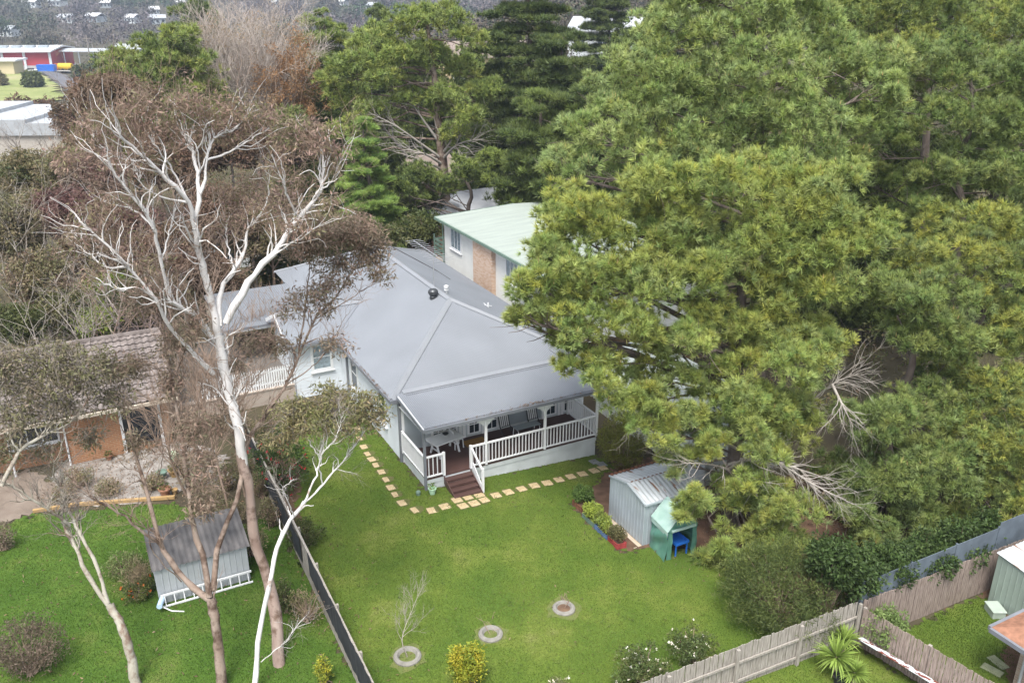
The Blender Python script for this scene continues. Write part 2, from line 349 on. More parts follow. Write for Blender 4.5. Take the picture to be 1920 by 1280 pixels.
def lawn_mat(name, cols, sc1=.35):
    m = bpy.data.materials.new(name); m.use_nodes = True; n = m.node_tree.nodes; l = m.node_tree.links; b = n['Principled BSDF']
    b.inputs['Roughness'].default_value = .95; b.inputs['Specular IOR Level'].default_value = .1
    tc = n.new('ShaderNodeTexCoord')
    def noise(s, d, rough=.6):
        q = n.new('ShaderNodeTexNoise'); q.inputs['Scale'].default_value = s; q.inputs['Detail'].default_value = d; q.inputs['Roughness'].default_value = rough
        l.new(tc.outputs['Object'], q.inputs['Vector']); return q
    a = noise(sc1, 7, .68); rp = n.new('ShaderNodeValToRGB'); e = rp.color_ramp.elements
    e[0].position = .36; e[0].color = (*cols[0], 1); e[1].position = .52; e[1].color = (*cols[1], 1)
    x = e.new(.60); x.color = (*cols[2], 1); x = e.new(.69); x.color = (*cols[3], 1)
    l.new(a.outputs[0], rp.inputs[0])
    f = noise(22, 4, .7); mr = n.new('ShaderNodeMapRange'); mr.inputs['From Min'].default_value = .3; mr.inputs['From Max'].default_value = .7; mr.inputs['To Min'].default_value = .66; mr.inputs['To Max'].default_value = 1.34
    l.new(f.outputs[0], mr.inputs[0]); mx = n.new('ShaderNodeMix'); mx.data_type = 'RGBA'; mx.blend_type = 'MULTIPLY'; mx.inputs[0].default_value = 1
    l.new(rp.outputs[0], mx.inputs[6]); l.new(mr.outputs[0], mx.inputs[7]); l.new(mx.outputs[2], b.inputs['Base Color'])
    bp = n.new('ShaderNodeBump'); bp.inputs['Strength'].default_value = .5; bp.inputs['Distance'].default_value = .03; l.new(f.outputs[0], bp.inputs['Height']); l.new(bp.outputs[0], b.inputs['Normal'])
    return m
GC = [(.058, .100, .016), (.080, .120, .020), (.105, .138, .027), (.135, .152, .045)]
lawnm = lawn_mat('mown_lawn', GC)
lawn2m = lawn_mat('lush_lawn', [(.042, .084, .013), (.056, .102, .017), (.074, .115, .022), (.098, .124, .034)], .5)
UV = lambda *ps: [W(u, v) for u, v in ps]
PX = lambda *ps: [G(x, y) for x, y in ps]
main_lawn = UV((-5.9, -13.8), (-5.7, 2), (-5.4, 6.5), (-4.6, 7.6), (-2.6, 9.6), (-.05, 9.8), (-.05, 0.05), (8.2, .05), (8.4, -1.2), (6.2, -2.6), (5.0, -3.2), (4.85, -5.), (4.9, -6.9), (6.1, -7.1), (7.6, -7.9), (8.4, -8.6), (8.2, -10), (7.3, -11.6), (7.2, -13.7), (2, -12.9), (-2, -12.4), (-5.9, -12.4))
left_lawn = PX((-260, 1030), (0, 985), (75, 962), (150, 958), (200, 950), (330, 944), (400, 985), (470, 985)) + UV((-5.82, 1.5), (-5.9, -8), (-5.98, -13.9)) + PX((-300, 1420),)
right_lawn = PX((1690, 1185), (1760, 1150), (1850, 1112), (1930, 1120), (1960, 1200), (1900, 1300), (1760, 1300), (1700, 1225))
front_lawn = PX((1100, 1340), (1225, 1290), (1590, 1210), (1640, 1230), (1790, 1330), (1790, 1450), (1100, 1450))
sheet('lawn', main_lawn, lawnm); sheet('lawn', left_lawn, lawn2m, .2); sheet('lawn', right_lawn, lawnm); sheet('lawn', front_lawn, lawnm)
gravel = mat('crushed_gravel', (.13, .115, .10), 1., scale=2.4, col2=(.30, .28, .26), detail=8., bump=.6, bscale=30.)
dirt = mat('worn_dirt', (.14, .11, .088), 1., scale=1.2, col2=(.20, .165, .135), bump=.4)
mulch = mat('pine_mulch', (.075, .045, .03), 1., scale=2.5, col2=(.15, .09, .06), bump=.6)
sheet('gravel_patio', PX((95, 905), (110, 870), (235, 848), (330, 825), (420, 850), (440, 905), (330, 925), (250, 945), (150, 940)), gravel, .2, .025)
sheet('dirt_drive', PX((-250, 905), (60, 885), (105, 905), (150, 945), (60, 962), (-10, 985), (-250, 1030)), dirt, .25, .03)
sheet('mulch', UV((8.2, -1.2), (5, -3.3), (4.75, -5), (5, -6.9), (6, -7.2), (7.5, -7.8), (8.5, -8.7), (8.3, -10), (7.4, -11.6), (7.4, -13.8), (9.4, -14), (16, -14), (17, -6), (12, -3), (9, 0)), mulch, .14, .012)
sheet('mulch', UV((-5.6, 6.5), (-5.6, -1), (-5.2, -.6), (-4.9, 1.5), (-3.9, 4), (-4.4, 7)), mulch, .12, .03)
sheet('mulch', PX((1830, 1110), (1930, 1060), (1960, 1300), (1895, 1300), (1885, 1230), (1895, 1170), (1860, 1130)), mulch, .2, .034)
# grass blades standing on the lawns: uncountable
def blades(polys_cols, rng):
    Vs, Cs = [], []
    for poly, cols, n, h in polys_cols:
        poly = np.asarray([p[:2] for p in poly]); lo, hi = poly.min(0), poly.max(0)
        p = rng.uniform(lo, hi, (n, 2)); p = p[inpoly(p[:, 0], p[:, 1], poly)]; n = len(p)
        b = np.column_stack((p, hz(p[:, 0], p[:, 1]) + .018)); t = b + rng.normal(size=(n, 3)) * np.array([.012, .012, 0]) + np.column_stack((np.zeros((n, 2)), h * rng.uniform(.5, 1.2, n)))
        s = nrm(np.column_stack((rng.normal(size=(n, 2)), np.zeros(n)))) * .011
        Vs.append(np.stack((b - s, b + s, t), 1).reshape(-1, 3)); c = np.asarray(cols)
        u, v = L(p[:, 0], p[:, 1]); pat = .5 + .25 * np.sin(u * .9 + 1.3 * np.sin(v * .5)) + .25 * np.sin(v * .75 + 1.1 * np.sin(u * .6) + 2)
        k = np.clip((pat * (len(c) - 1) + rng.normal(size=n) * .8).round().astype(int), 0, len(c) - 1); Cs.append(np.repeat(c[k] * rng.uniform(.92, 1.12, (n, 1)), 3, 0))
    V = np.vstack(Vs); return tag(np_obj('grass', V, np.arange(len(V)).reshape(-1, 3), M['leaf'], col=np.vstack(Cs) * .72), kind='stuff')
blades([(main_lawn, GC, 300000, .038), (left_lawn, [(.042, .085, .013), (.056, .105, .017), (.08, .118, .026)], 150000, .05), (right_lawn, GC, 30000, .05), (front_lawn, GC, 30000, .05)], np.random.default_rng(3))
# ------------------------------------------------------------------ the weatherboard house (local axes: x along the veranda, y along the ridge)
def corr(mb, a0, a1, lo, hi, f, per=.08, amp=.0055, mi=0):
    # corrugated sheet: a runs across the ribs, b down the slope between lo(a) and hi(a); f(a,b,h) -> xyz
    n = int((a1 - a0) / per * 4); A = np.linspace(a0, a1, n + 1); vs = []; fs = []
    for a in A:
        h = amp * math.sin(2 * math.pi * a / per); vs += [f(a, lo(a), h), f(a, hi(a), h)]
    for i in range(n): fs.append((2 * i, 2 * i + 2, 2 * i + 3, 2 * i + 1))
    mb.add(vs, fs, mi)
house = thing('weatherboard_house', 'white weatherboard house with hipped grey corrugated roof and railed front veranda', 'house', W(0, 0), AX)
S = .444; ZE = 3.05; U0, U1, V0, V1 = -.35, 9.5, 2.65, 23.; RU = 4.575; RZ = ZE + S * (RU - U0); VA, VB = V0 + RU - U0, V1 - (RU - U0)
WV = 2.62                                  # front wall
b = MB(); b.box(0, WV, -.9, 9.15, 22.6, 3.0); b.build('wall', M['whiteboard'], house)
b = MB(); b.box(-2.35, 11.0, -.5, -.003, 14.5, 3.0); b.build('wall', M['whiteboard'], house)
b = MB()
corr(b, V0, V1, lambda a: U0, lambda a: min(RU, U0 + (a - V0), U0 + (V1 - a)), lambda a, q, h: (q, a, ZE + S * (q - U0) + h))
corr(b, V0, V1, lambda a: U1, lambda a: max(RU, U1 - (a - V0), U1 - (V1 - a)), lambda a, q, h: (q, a, ZE + S * (U1 - q) + h))
corr(b, U0, U1, lambda a: V0, lambda a: V0 + min(a - U0, U1 - a), lambda a, q, h: (a, q, ZE + S * (q - V0) + h))
corr(b, U0, U1, lambda a: V1, lambda a: V1 - min(a - U0, U1 - a), lambda a, q, h: (a, q, ZE + S * (V1 - q) + h))
b.build('roof', M['roof'], house)
# the side wing roof
WR, WE0, WE1, WL = 12.75, 10.65, 14.85, -2.75
zw = lambda q: ZE + S * (min(q - WE0, WE1 - q))
b = MB()
corr(b, WL, U0 + WR - WE0, lambda a: max(WE0, WE0 + max(0, a - U0)), lambda a: WR, lambda a, q, h: (a, q, zw(q) + h + .004))
corr(b, WL, U0 + WR - WE0, lambda a: min(WE1, WE1 - max(0, a - U0)), lambda a: WR, lambda a, q, h: (a, q, zw(q) + h + .004))
b.build('wing_roof', M['roof'], house)
b = MB(); b.slab([(WL + .32, 11.0, 2.98), (WL + .32, 14.5, 2.98), (WL + .32, 12.75, zw(12.75) - .06)], .04, 0, (1, 0, 0)); b.build('gable', M['whiteboard'], house)
def cap(name, p, q, w=.3, lift=.03, sl=S):
    b = MB(); p, q = Vector(p), Vector(q); d = (q - p).normalized(); a = d.cross(Vector((0, 0, 1))).normalized() * w / 2; dz = Vector((0, 0, .07)); up = Vector((0, 0, lift))
    v = [e + up + o for e in (p, q) for o in (-a - dz * .8, Vector((0, 0, .03)), a - dz * .8)]
    v += [x - Vector((0, 0, .012)) for x in v]
    b.add(v, [(0, 3, 4, 1), (1, 4, 5, 2), (6, 7, 10, 9), (7, 8, 11, 10), (0, 1, 7, 6), (1, 2, 8, 7), (3, 9, 10, 4), (4, 10, 11, 5), (0, 6, 9, 3), (2, 5, 11, 8)]); b.build(name, M['roofcap'], house)
apex, apexb = (RU, VA, RZ), (RU, VB, RZ)
cap('ridge_cap', apex, apexb, .34)
for c in ((U0, V0), (U1, V0)): cap('hip_cap', (c[0], c[1], ZE), apex, .3)
for c in ((U0, V1), (U1, V1)): cap('hip_cap', (c[0], c[1], ZE), apexb, .3)
cap('ridge_cap', (WL, WR, zw(WR)), (U0 + WR - WE0, WR, zw(WR)), .34)
b = MB()
for q0, q1 in ((WE0, WR),):
    b.bar((U0, WE0, ZE + .03), (U0 + WR - WE0, WR, zw(WR) + .03), .1, .02)
b.build('valley_flashing', M['gutter'], house)
# small dark boxes painted in as the shade of gaps along the flashings
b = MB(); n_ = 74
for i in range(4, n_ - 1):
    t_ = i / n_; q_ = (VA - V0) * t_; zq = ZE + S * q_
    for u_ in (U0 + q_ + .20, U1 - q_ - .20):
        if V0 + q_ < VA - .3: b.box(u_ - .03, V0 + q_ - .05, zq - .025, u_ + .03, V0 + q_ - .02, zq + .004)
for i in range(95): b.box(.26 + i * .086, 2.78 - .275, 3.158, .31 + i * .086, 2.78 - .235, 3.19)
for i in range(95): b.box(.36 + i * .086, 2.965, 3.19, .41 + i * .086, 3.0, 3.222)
b.build('flashing_gap_shade', M['gutter'], house)
# gutters and fascias
b = MB(); b.box(U0 - .1, V0, ZE - .17, U0, WE0, ZE - .02); b.box(U1, V0, ZE - .17, U1 + .1, V1, ZE - .02); b.box(WL, WE0 - .1, ZE - .17, U0 - .1, WE0, ZE - .02)
b.box(U0 - .1, V0 - .12, ZE - .2, U0 + .55, V0, ZE + .0)
b.build('gutter', M['gutter'], house)
b = MB(); b.box(U0 + .003, V0 + .05, ZE - .2, U0 + .03, WE0, ZE - .03); b.box(WL, WE0 + .003, ZE - .2, U0, WE0 + .03, ZE - .03); b.box(WL - .03, WE0, ZE - .16, WL - .003, WE0 + .2, ZE - .0)
b.bar((WL - .015, WE0, ZE - .04), (WL - .015, WR, zw(WR) - .04), .03, .18); b.bar((WL - .015, WE1, ZE - .04), (WL - .015, WR, zw(WR) - .04), .03, .18)
b.build('fascia', M['white'], house)
b = MB(); b.box(U0, V0 + .02, ZE - .25, 0, WE0, ZE - .22); b.box(WL, WE0 + .03, ZE - .25, U0, 11.0, ZE - .22); b.build('soffit', M['whiteplain'], house)
b = MB(); b.box(-.09, WV - .02, -.1, .012, WV + .11, ZE - .22); b.build('downpipe', M['gutter'], house)
b = MB(); b.box(-.1, 9.85, -.1, -.004, 9.97, ZE - .25); b.build('downpipe', M['gutter'], house)
b = MB(); b.box(.02, WV - .03, -.1, .14, WV - .003, 2.9); b.build('corner_board', M['white'], house)
rl = np.random.default_rng(15); C_ = np.stack((np.concatenate((rl.uniform(4.2, 5.4, 40), rl.uniform(.2, 8, 40))), rl.uniform(-.24, -.08, 80), rl.uniform(2.86, 2.91, 80)), 1); V_, F_, K_ = leaves(rl, C_, np.full(80, .04), 7, .07, .014, [(.16, .09, .04), (.10, .07, .04), (.20, .12, .06)]); np_obj('gutter_leaves', V_, F_, M['leaf'], house, K_)
C_ = np.stack((rl.uniform(-.42, -.36, 110), rl.uniform(2.7, 10.5, 110), rl.uniform(3.0, 3.06, 110)), 1); V_, F_, K_ = leaves(rl, C_, np.full(110, .04), 6, .07, .014, [(.16, .09, .05), (.10, .07, .04)]); np_obj('gutter_leaves', V_, F_, M['leaf'], house, K_)
# windows: frame with a pane set back
def window(parent, p, ax, w, h, nx=1, nz=2, fw=.11, sill=True, glass='glass', rows=None, proud=.05, mullion=.045, out=-1):
    # p: lower corner; ax 'y' = wall facing -x, 'x' = wall facing -y
    T = (lambda a, d, z: (p[0] + d * out, p[1] + a, p[2] + z)) if ax == 'y' else (lambda a, d, z: (p[0] + a, p[1] + d * out, p[2] + z))
    def bx(mb, a0, d0, z0, a1, d1, z1): mb.box(*T(a0, d0, z0), *T(a1, d1, z1))
    f = MB(); bx(f, -fw, -.02, -fw, 0, proud, h + fw); bx(f, w, -.02, -fw, w + fw, proud, h + fw); bx(f, 0, -.02, h, w, proud, h + fw); bx(f, 0, -.02, -fw, w, proud, 0)
    for i in range(1, nx): bx(f, w * i / nx - mullion / 2, -.02, 0, w * i / nx + mullion / 2, proud - .02, h)
    for i in range(1, nz): bx(f, 0, -.02, h * i / nz - mullion / 2, w, proud - .024, h * i / nz + mullion / 2)
    if sill: bx(f, -fw - .05, -.02, -fw - .06, w + fw + .05, proud + .06, -fw)
    fo = f.build('window', M['white'], parent)
    g = MB(); bx(g, 0, .004, 0, w, .012, h); g.build('pane', M[glass], fo)
    return fo
window(house, (0, 8.45, .98), 'y', .86, 1.5, 1, 2); window(house, (0, 4.5, .98), 'y', .86, 1.5, 1, 2)
window(house, (-1.42, 11.0, 1.42), 'x', .84, 1.22, 1, 2, .13, glass='curtain')
# veranda
D = .5
b = MB(); b.box(0.02, 0, D - .05, 8.25, WV - .004, D); b.build('deck', M['deck'], house)
b = MB(); b.box(.06, .035, -.9, 8.2, .075, D - .054); b.box(.06, .08, -.9, .1, WV - .006, D - .054); b.box(8.16, .08, -.9, 8.2, WV - .006, D - .054)
b.box(.055, .01, D - .24, 8.22, .034, D - .054); b.box(.03, .035, D - .24, .058, WV - .01, D - .054); b.build('deck_skirt', M['whiteplain'], house)
VZ0, VZ1, VB0, VB1 = 2.90, 3.19, -.17, 2.78
b = MB(); corr(b, -.12, 8.45, lambda a: VB0, lambda a: VB1, lambda a, q, h: (a, q, VZ0 + (VZ1 - VZ0) * (q - VB0) / (VB1 - VB0) + h)); b.build('veranda_roof', M['roof'], house)
b = MB(); b.slab([(.2, VB1 - .12, VZ1 + .025), (8.45, VB1 - .12, VZ1 + .025), (8.45, VB1 + .12, VZ1 + .075), (.2, VB1 + .12, VZ1 + .075)], .03); b.build('apron_flashing', M['roofcap'], house)
b = MB(); b.box(-.14, VB0 - .11, VZ0 - .16, 8.47, VB0 + .01, VZ0 - .025); b.build('gutter', M['gutter'], house)
b = MB(); b.bar((-.14, VB0 - .1, VZ0 - .04), (-.14, VB1 - .2, VZ1 - .06), .04, .14); b.build('barge', M['gutter'], house); b = MB(); b.bar((8.47, VB0, VZ0 - .04), (8.47, VB1, VZ1 - .04), .04, .14); b.build('barge', M['gutter'], house)
b = MB(); b.bar((-.09, VB0 - .05, VZ0 - .05), (-.09, VB1 - .2, VZ1 - .07), .05, .12); b.build('barge_board', M['white'], house)
b = MB(); b.box(0, -.04, VZ0 - .3, 8.3, .05, VZ0 - .14); b.build('veranda_beam', M['white'], house)
b = MB(); b.box(-.08, .06, VZ0 - .22, 8.3, WV - .01, VZ0 - .2); b.build('veranda_ceiling', M['whiteplain'], house)
for i, u in enumerate((.0, 2.74, 5.56, 8.2)):
    b = MB(); b.box(u - .05, -.05, (-.3 if i == 0 else D), u + .05, .05, VZ0 - .3)
    po = b.build('post', M['gutter' if i == 0 else 'white'], house, bevel=.008)
    if i:
        for s in (-1, 1):
            c = MB(); pts = [(u + s * .052, -.02, VZ0 - .31), (u + s * .40, -.02, VZ0 - .31), (u + s * .36, -.02, VZ0 - .38), (u + s * .25, -.02, VZ0 - .40), (u + s * .20, -.02, VZ0 - .5), (u + s * .10, -.02, VZ0 - .55), (u + s * .052, -.02, VZ0 - .68)]
            c.slab(pts, .04, 0, (0, 1, 0)); c.build('bracket', M['white'], po)
def balustrade(p, q, h=1.0, step=.155, post0=True, post1=True):
    b = MB(); p, q = Vector(p), Vector(q); d = q - p; n = max(2, int(d.length / step)); dn = d.normalized()
    b.bar(p + Vector((0, 0, h)), q + Vector((0, 0, h)), .09, .06); b.bar(p + Vector((0, 0, .1)), q + Vector((0, 0, .1)), .07, .05)
    for i in range(n):
        c = p + d * ((i + .5) / n); b.bar(c + Vector((0, 0, .125)), c + Vector((0, 0, h - .03)), .07, .022, 0, up=(dn.y, -dn.x, 0) if False else (dn.x, dn.y, 0))
    for k, e in ((post0, p), (post1, q)):
        if k: b.box(e.x - .05, e.y - .05, e.z, e.x + .05, e.y + .05, e.z + h + .07)
    return b.build('balustrade', M['white'], house)
balustrade((.06, 0, D), (.82, 0, D), post0=False); balustrade((2.04, 0, D), (2.69, 0, D), post1=False); balustrade((2.79, 0, D), (5.5, 0, D), post0=False, post1=False); balustrade((5.62, 0, D), (8.14, 0, D), post0=False, post1=False)
balustrade((.0, .09, D), (.0, 2.5, D), post0=False); balustrade((8.2, .09, D), (8.2, 2.45, D), post0=False)
stair = MB()
for i in range(4):
    z = D - .12 - i * .125; stair.box(.84, -.02 - i * .26 - .28, z - .04, 1.98, -.02 - i * .26, z)
    stair.box(.86, -.03 - i * .26 - .27, z - .1, 1.96, -.05 - i * .26 - .22, z - .045)
for u in (.80, 2.0): stair.slab([(u, 0, D - .06), (u, -1.12, -.02), (u, -1.12, -.2), (u, 0, D - .4)], .04, 0, (1, 0, 0))
stair.build('stairs', M['deck'], house)
b = MB(); b.bar((2.07, -.05, D + .92), (2.07, -1.0, D + .42), .06, .09); b.box(2.03, -1.1, -.2, 2.12, -1.0, D + .5); b.bar((2.07, -.06, D + .2), (2.07, -1.0, -.02), .03, .3); b.build('handrail', M['white'], house)
# glazed doors, shutters and the blue-grey panel along the veranda wall
def french(u0, n=2, w=.62, hinge=True):
    b = MB(); W2 = n * w; b.box(u0, WV - .045, D, u0 + W2, WV - .004, D + 2.1)
    do = b.build('french_door', M['doorwhite'], house)
    for k in range(n):
        g = MB()
        for r in range(4):
            for c2 in range(2):
                gx = u0 + k * w + .1 + c2 * (w - .17) / 2; gz = D + .16 + r * .43
                g.box(gx, WV - .052, gz, gx + (w - .24) / 2, WV - .046, gz + .38)
        g.build('pane', M['glass'], do)
    return do
for u0, n in ((1.35, 1), (1.95, 1), (3.08, 1), (3.95, 1), (7.0, 1), (8.0, 1)): french(u0, n, .66)
for u in (2.66, 2.84, 3.78, 4.62, 6.86, 7.72, 7.88): b = MB(); b.box(u, WV - .075, D, u + .13, WV - .048, D + 2.1); b.build('shutter', M['doorwhite'], house)
b = MB(); b.box(4.78, WV - .03, D, 6.82, WV - .004, D + 2.2); b.build('wall_panel', M['bluegrey'], house)
b = MB(); b.box(0.02, WV - .025, D, .9, WV - .003, D + 2.2); b.build('wall_panel', M['bluegrey'], house)
b = MB(); b.box(.9, WV - .06, D, 8.2, WV - .046, D + .1); b.build('skirting', M['whiteplain'], house)
# roof fittings
b = MB(); b.lathe([(.17, -.25), (.17, .12), (.14, .16), (.2, .2), (.25, .3), (.24, .4), (.17, .47), (.0, .5)], 20, (4.12, 8.6, RZ - .25 + .02)); vo = b.build('roof_vent', M['darkmetal'], house, smooth=False)
b = MB(); b.tube([(4.95, 8.9, RZ - .3), (4.95, 8.9, RZ + .1)], .06); b.lathe([(.12, 0), (.12, .1), (.0, .16)], 12, (4.95, 8.9, RZ + .1)); b.lathe([(.12, -.1), (.12, -.04), (.06, -.03)], 12, (4.95, 8.9, RZ + .08)); b.build('flue', M['white'], house)
b = MB(); zz = ZE + S * (U1 - 6.95); b.tube([(6.95, 8.3, zz - .1), (6.95, 8.3, zz + .24)], .035); b.tube([(6.75, 8.3, zz + .14), (7.15, 8.3, zz + .03)], .014); b.tube([(6.95, 8.32, zz + .02), (6.95, 8.8, zz + .05)], .014); b.build('vent_pipe', M['white'], house)
b = MB(); a0 = Vector((RU, 9.55, RZ)); b.tube([a0, a0 + Vector((0, 0, 1.75))], .022)
bm0 = Vector((RU - .1, 11.9, RZ + 1.85)); bm1 = Vector((RU, 8.3, RZ + 1.72)); b.tube([bm0, bm1], .016)
for i in range(13):
    c = bm0.lerp(bm1, i / 12); h = .42 + .012 * i * (i % 2) + (.12 if i > 8 else 0); b.tube([c + Vector((-h, 0, .0)), c + Vector((h, 0, .0))], .011, 5)
for i in range(4): b.tube([bm1 + Vector((-.3, .05, -.16 + .1 * i)), bm1 + Vector((.3, .05, -.16 + .1 * i))], .009, 5)
b.build('antenna', M['steel'], house)
b = MB(); e = Vector((RU, VB - .2, RZ + .5)); b.tube([Vector((RU, VB - .2, RZ - .02)), e], .03)
for k in range(2): b.tube([e + Vector((0, 0, -.05 * k)), Vector((RU + 2.2, VB - 3.4 - .4 * k, RZ - .8)), Vector((RU + 2.6, VB - 4.2 - .4 * k, RZ - 1.1))], .014, 5)
b.build('service_wire', M['wire'], house)
# ------------------------------------------------------------------ things on the veranda
def at(u, v, z): return W(u, v, z)
tb = thing('garden_table', 'white painted trestle table on the dark veranda deck', 'table', at(1.62, 1.75, D), AX + R(12))
b = MB(); b.box(-.75, -.45, .68, .75, .45, .72); b.build('table_top', M['white'], tb, bevel=.01)
for s in (-.5, .5):
    b = MB(); b.bar((s, -.36, 0), (s, -.1, .68), .06, .08); b.bar((s, .36, 0), (s, .1, .68), .06, .08); b.bar((s, -.25, .3), (s, .25, .3), .05, .05); b.build('leg', M['white'], tb)
bw = MB(); bw.lathe([(.0, .01), (.07, .0), (.14, .07), (.13, .075), (.06, .02), (.0, .02)], 16); tag(bw.build('bowl', M['darkmetal'], loc=at(1.75, 1.95, D + .724), smooth=True), 'small dark bowl sitting on the white veranda table', 'bowl')
ch = thing('garden_chair', 'white slatted chair at the end of the veranda table', 'chair', at(2.28, 1.95, D), AX + R(95))
b = MB(); b.box(-.2, -.2, .42, .2, .2, .45); b.build('seat', M['white'], ch)
b = MB()
for i in range(5): b.bar((-.16 + .08 * i, .2, .45), (-.16 + .08 * i, .27, .86), .04, .018)
b.bar((-.21, .27, .87), (.21, .27, .87), .03, .06); b.build('backrest', M['white'], ch)
for x, y in ((-.18, -.18), (.18, -.18), (-.18, .19), (.18, .19)): b = MB(); b.bar((x * 1.15, y * 1.15, 0), (x, y, .43), .04); b.build('leg', M['white'], ch)
b = MB(); b.box(-.5, -.28, 0, .5, .28, .022); tag(b.build('doormat', M['mat'], loc=at(3.15, 1.98, D + .003), bevel=.008), 'tan coir doormat in front of the veranda doors', 'doormat'); bpy.context.scene.objects['doormat'].rotation_euler.z = AX
stripe = mat('striped_canvas', (.5, .5, .5)); n_ = stripe.node_tree.nodes; l_ = stripe.node_tree.links
tc_ = n_.new('ShaderNodeTexCoord'); wv = n_.new('ShaderNodeTexWave'); wv.inputs['Scale'].default_value = 3.2; wv.bands_direction = 'X'; rp_ = n_.new('ShaderNodeValToRGB'); rp_.color_ramp.interpolation = 'CONSTANT'
rp_.color_ramp.elements[0].color = (.62, .62, .62, 1); rp_.color_ramp.elements[1].position = .55; rp_.color_ramp.elements[1].color = (.05, .05, .06, 1)
l_.new(tc_.outputs['Object'], wv.inputs['Vector']); l_.new(wv.outputs[0], rp_.inputs[0]); l_.new(rp_.outputs[0], n_['Principled BSDF'].inputs['Base Color'])
def lounger(u, v, rz, label):
    t = thing('folding_lounger', label, 'lounger', at(u, v, D), AX + R(rz), 'folding loungers on the veranda')
    b = MB(); lean = lambda z: .12 + .28 * z
    for x in (-.27, .27): b.tube([(x, lean(0) - .35, .0), (x, lean(.3), .32), (x, lean(1.15), 1.2)], .02, 6); b.tube([(x * .9, lean(.9), .95), (x * .95, .05, .02)], .016, 6)
    for z in (.32, 1.0, 1.2): b.tube([(-.27, lean(z - .05), z), (.27, lean(z - .05), z)], .018, 6)
    b.tube([(-.27, lean(1.15), 1.2), (-.2, lean(1.2) + .03, 1.3), (.2, lean(1.2) + .03, 1.3), (.27, lean(1.15), 1.2)], .02, 6)
    b.build('frame', M['wire'], t)
    b = MB(); b.slab([(-.22, lean(.3) - .02, .3), (.22, lean(.3) - .02, .3), (.22, lean(1.0) - .02, 1.02), (-.22, lean(1.0) - .02, 1.02)], .03, 0, (0, 1, 0)); b.build('sling', stripe, t)
lounger(4.75, 1.95, 8, 'black framed folding lounger with striped canvas, nearer the doormat'); lounger(6.2, 2.02, 4, 'black framed folding lounger with striped canvas, behind the slatted bench')
bn = thing('bench', 'low slatted bench with pale metal frame between the two folding loungers', 'bench', at(5.55, 1.62, D), AX + R(2))
b = MB()
for i in range(6): b.box(-.62, -.2 + i * .075, .4, .62, -.145 + i * .075, .425)
b.build('seat', M['zinc'], bn)
for s in (-.55, .55): b = MB(); b.tube([(s, -.24, 0), (s, -.22, .3), (s, -.15, .39), (s, .2, .39), (s, .25, 0)], .018, 7); b.build('leg', M['white'], bn)
po = thing('flower_pot', 'pale green pot with a small leafy plant beside the veranda corner post', 'pot', at(.12, -.38, 0), 0)
b = MB(); b.lathe([(.0, 0), (.1, 0), (.15, .24), (.17, .25), (.17, .28), (.14, .28), (.13, .22), (0, .22)], 18); b.build('pot', M['greenpot'], po, smooth=False)
rg = np.random.default_rng(8); V_, F_, C_ = leaves(rg, np.array([[0, 0, .36]]), np.array([.16]), 90, .1, .02, [(.13, .19, .04), (.3, .28, .05), (.09, .15, .04)]); np_obj('plant', V_, F_, M['leaf'], po, C_)
b = MB(); b.lathe([(0, 0), (.08, 0), (.1, .16), (.07, .2), (0, .2)], 12); tag(b.build('garden_tap_cover', M['greenpaint'], loc=at(-.42, -.2, 0)), 'small green tap housing at the foot of the side balustrade', 'tap cover')
# ------------------------------------------------------------------ neighbouring buildings
gh = thing('green_roof_house', 'cream weatherboard house with flat mint green roof and brick chimney behind the grey roof', 'house', W(11.2, 7, -.7), AX)
b = MB(); b.box(0, 0, 2.46, 9.6, 16.6, 5.55); b.build('wall', M['cream'], gh)
b = MB(); b.box(.25, .2, 0, 9.3, 16.3, 2.45); b.build('foundation', mat('dark_brick_base', (.16, .10, .06), .9, .3, 3.), gh)
b = MB(); corr(b, -.5, 17.1, lambda a: -.42, lambda a: 5.5, lambda a, q, h: (q, a, 5.66 + .045 * (q + .4) + h), .19, .01); corr(b, -.5, 17.1, lambda a: 5.5, lambda a: 10.2, lambda a, q, h: (q, a, 5.92 - .045 * (q - 5.5) + h), .19, .01); b.build('roof', M['greenroof'], gh)
b = MB(); b.box(-.52, -.5, 5.5, -.43, 17.1, 5.66); b.bar((-.45, 17.12, 5.6), (5.5, 17.12, 5.86), .04, .17); b.bar((-.45, -.52, 5.6), (5.5, -.52, 5.86), .04, .17); b.build('gutter', M['greenpaint'], gh)
b = MB(); b.box(-.4, -.4, 5.5, 0, 17.0, 5.53); b.build('soffit', M['whiteplain'], gh)
b = MB(); b.box(-.28, 8.95, 0, .0, 11.55, 5.49); b.build('chimney', M['chimbrick'], gh)
window(gh, (0, 13.95, 3.98), 'y', 1.5, 1.25, 3, 1, .12, glass='curtain'); window(gh, (0, 6.1, 3.98), 'y', 1.4, 1.2, 3, 1, .12, glass='curtain')
window(gh, (0, 1.8, 3.98), 'y', 1.4, 1.2, 3, 1, .12)
b = MB(); b.tube([(-.1, 16.62, 5.4), (-.08, 16.66, 0)], .05); b.build('downpipe', M['greenpaint'], gh)
b = MB(); b.box(.1, 16.61, 2.2, 3.2, 18.6, 2.46); b.box(.1, 16.61, 0, .3, 18.6, 2.2); b.build('balcony', M['tan'], gh)
b = MB()
for k in range(4): b.box(.1, 16.65, 2.75 + k * .3, .14, 18.6, 2.9 + k * .3); b.box(.1, 18.56, 2.75 + k * .3, 3.2, 18.6, 2.9 + k * .3)
for y in (16.68, 18.5): b.box(.02, y, 2.2, .1, y + .1, 4.1)
b.build('balcony_rail', M['greenpaint'], gh)
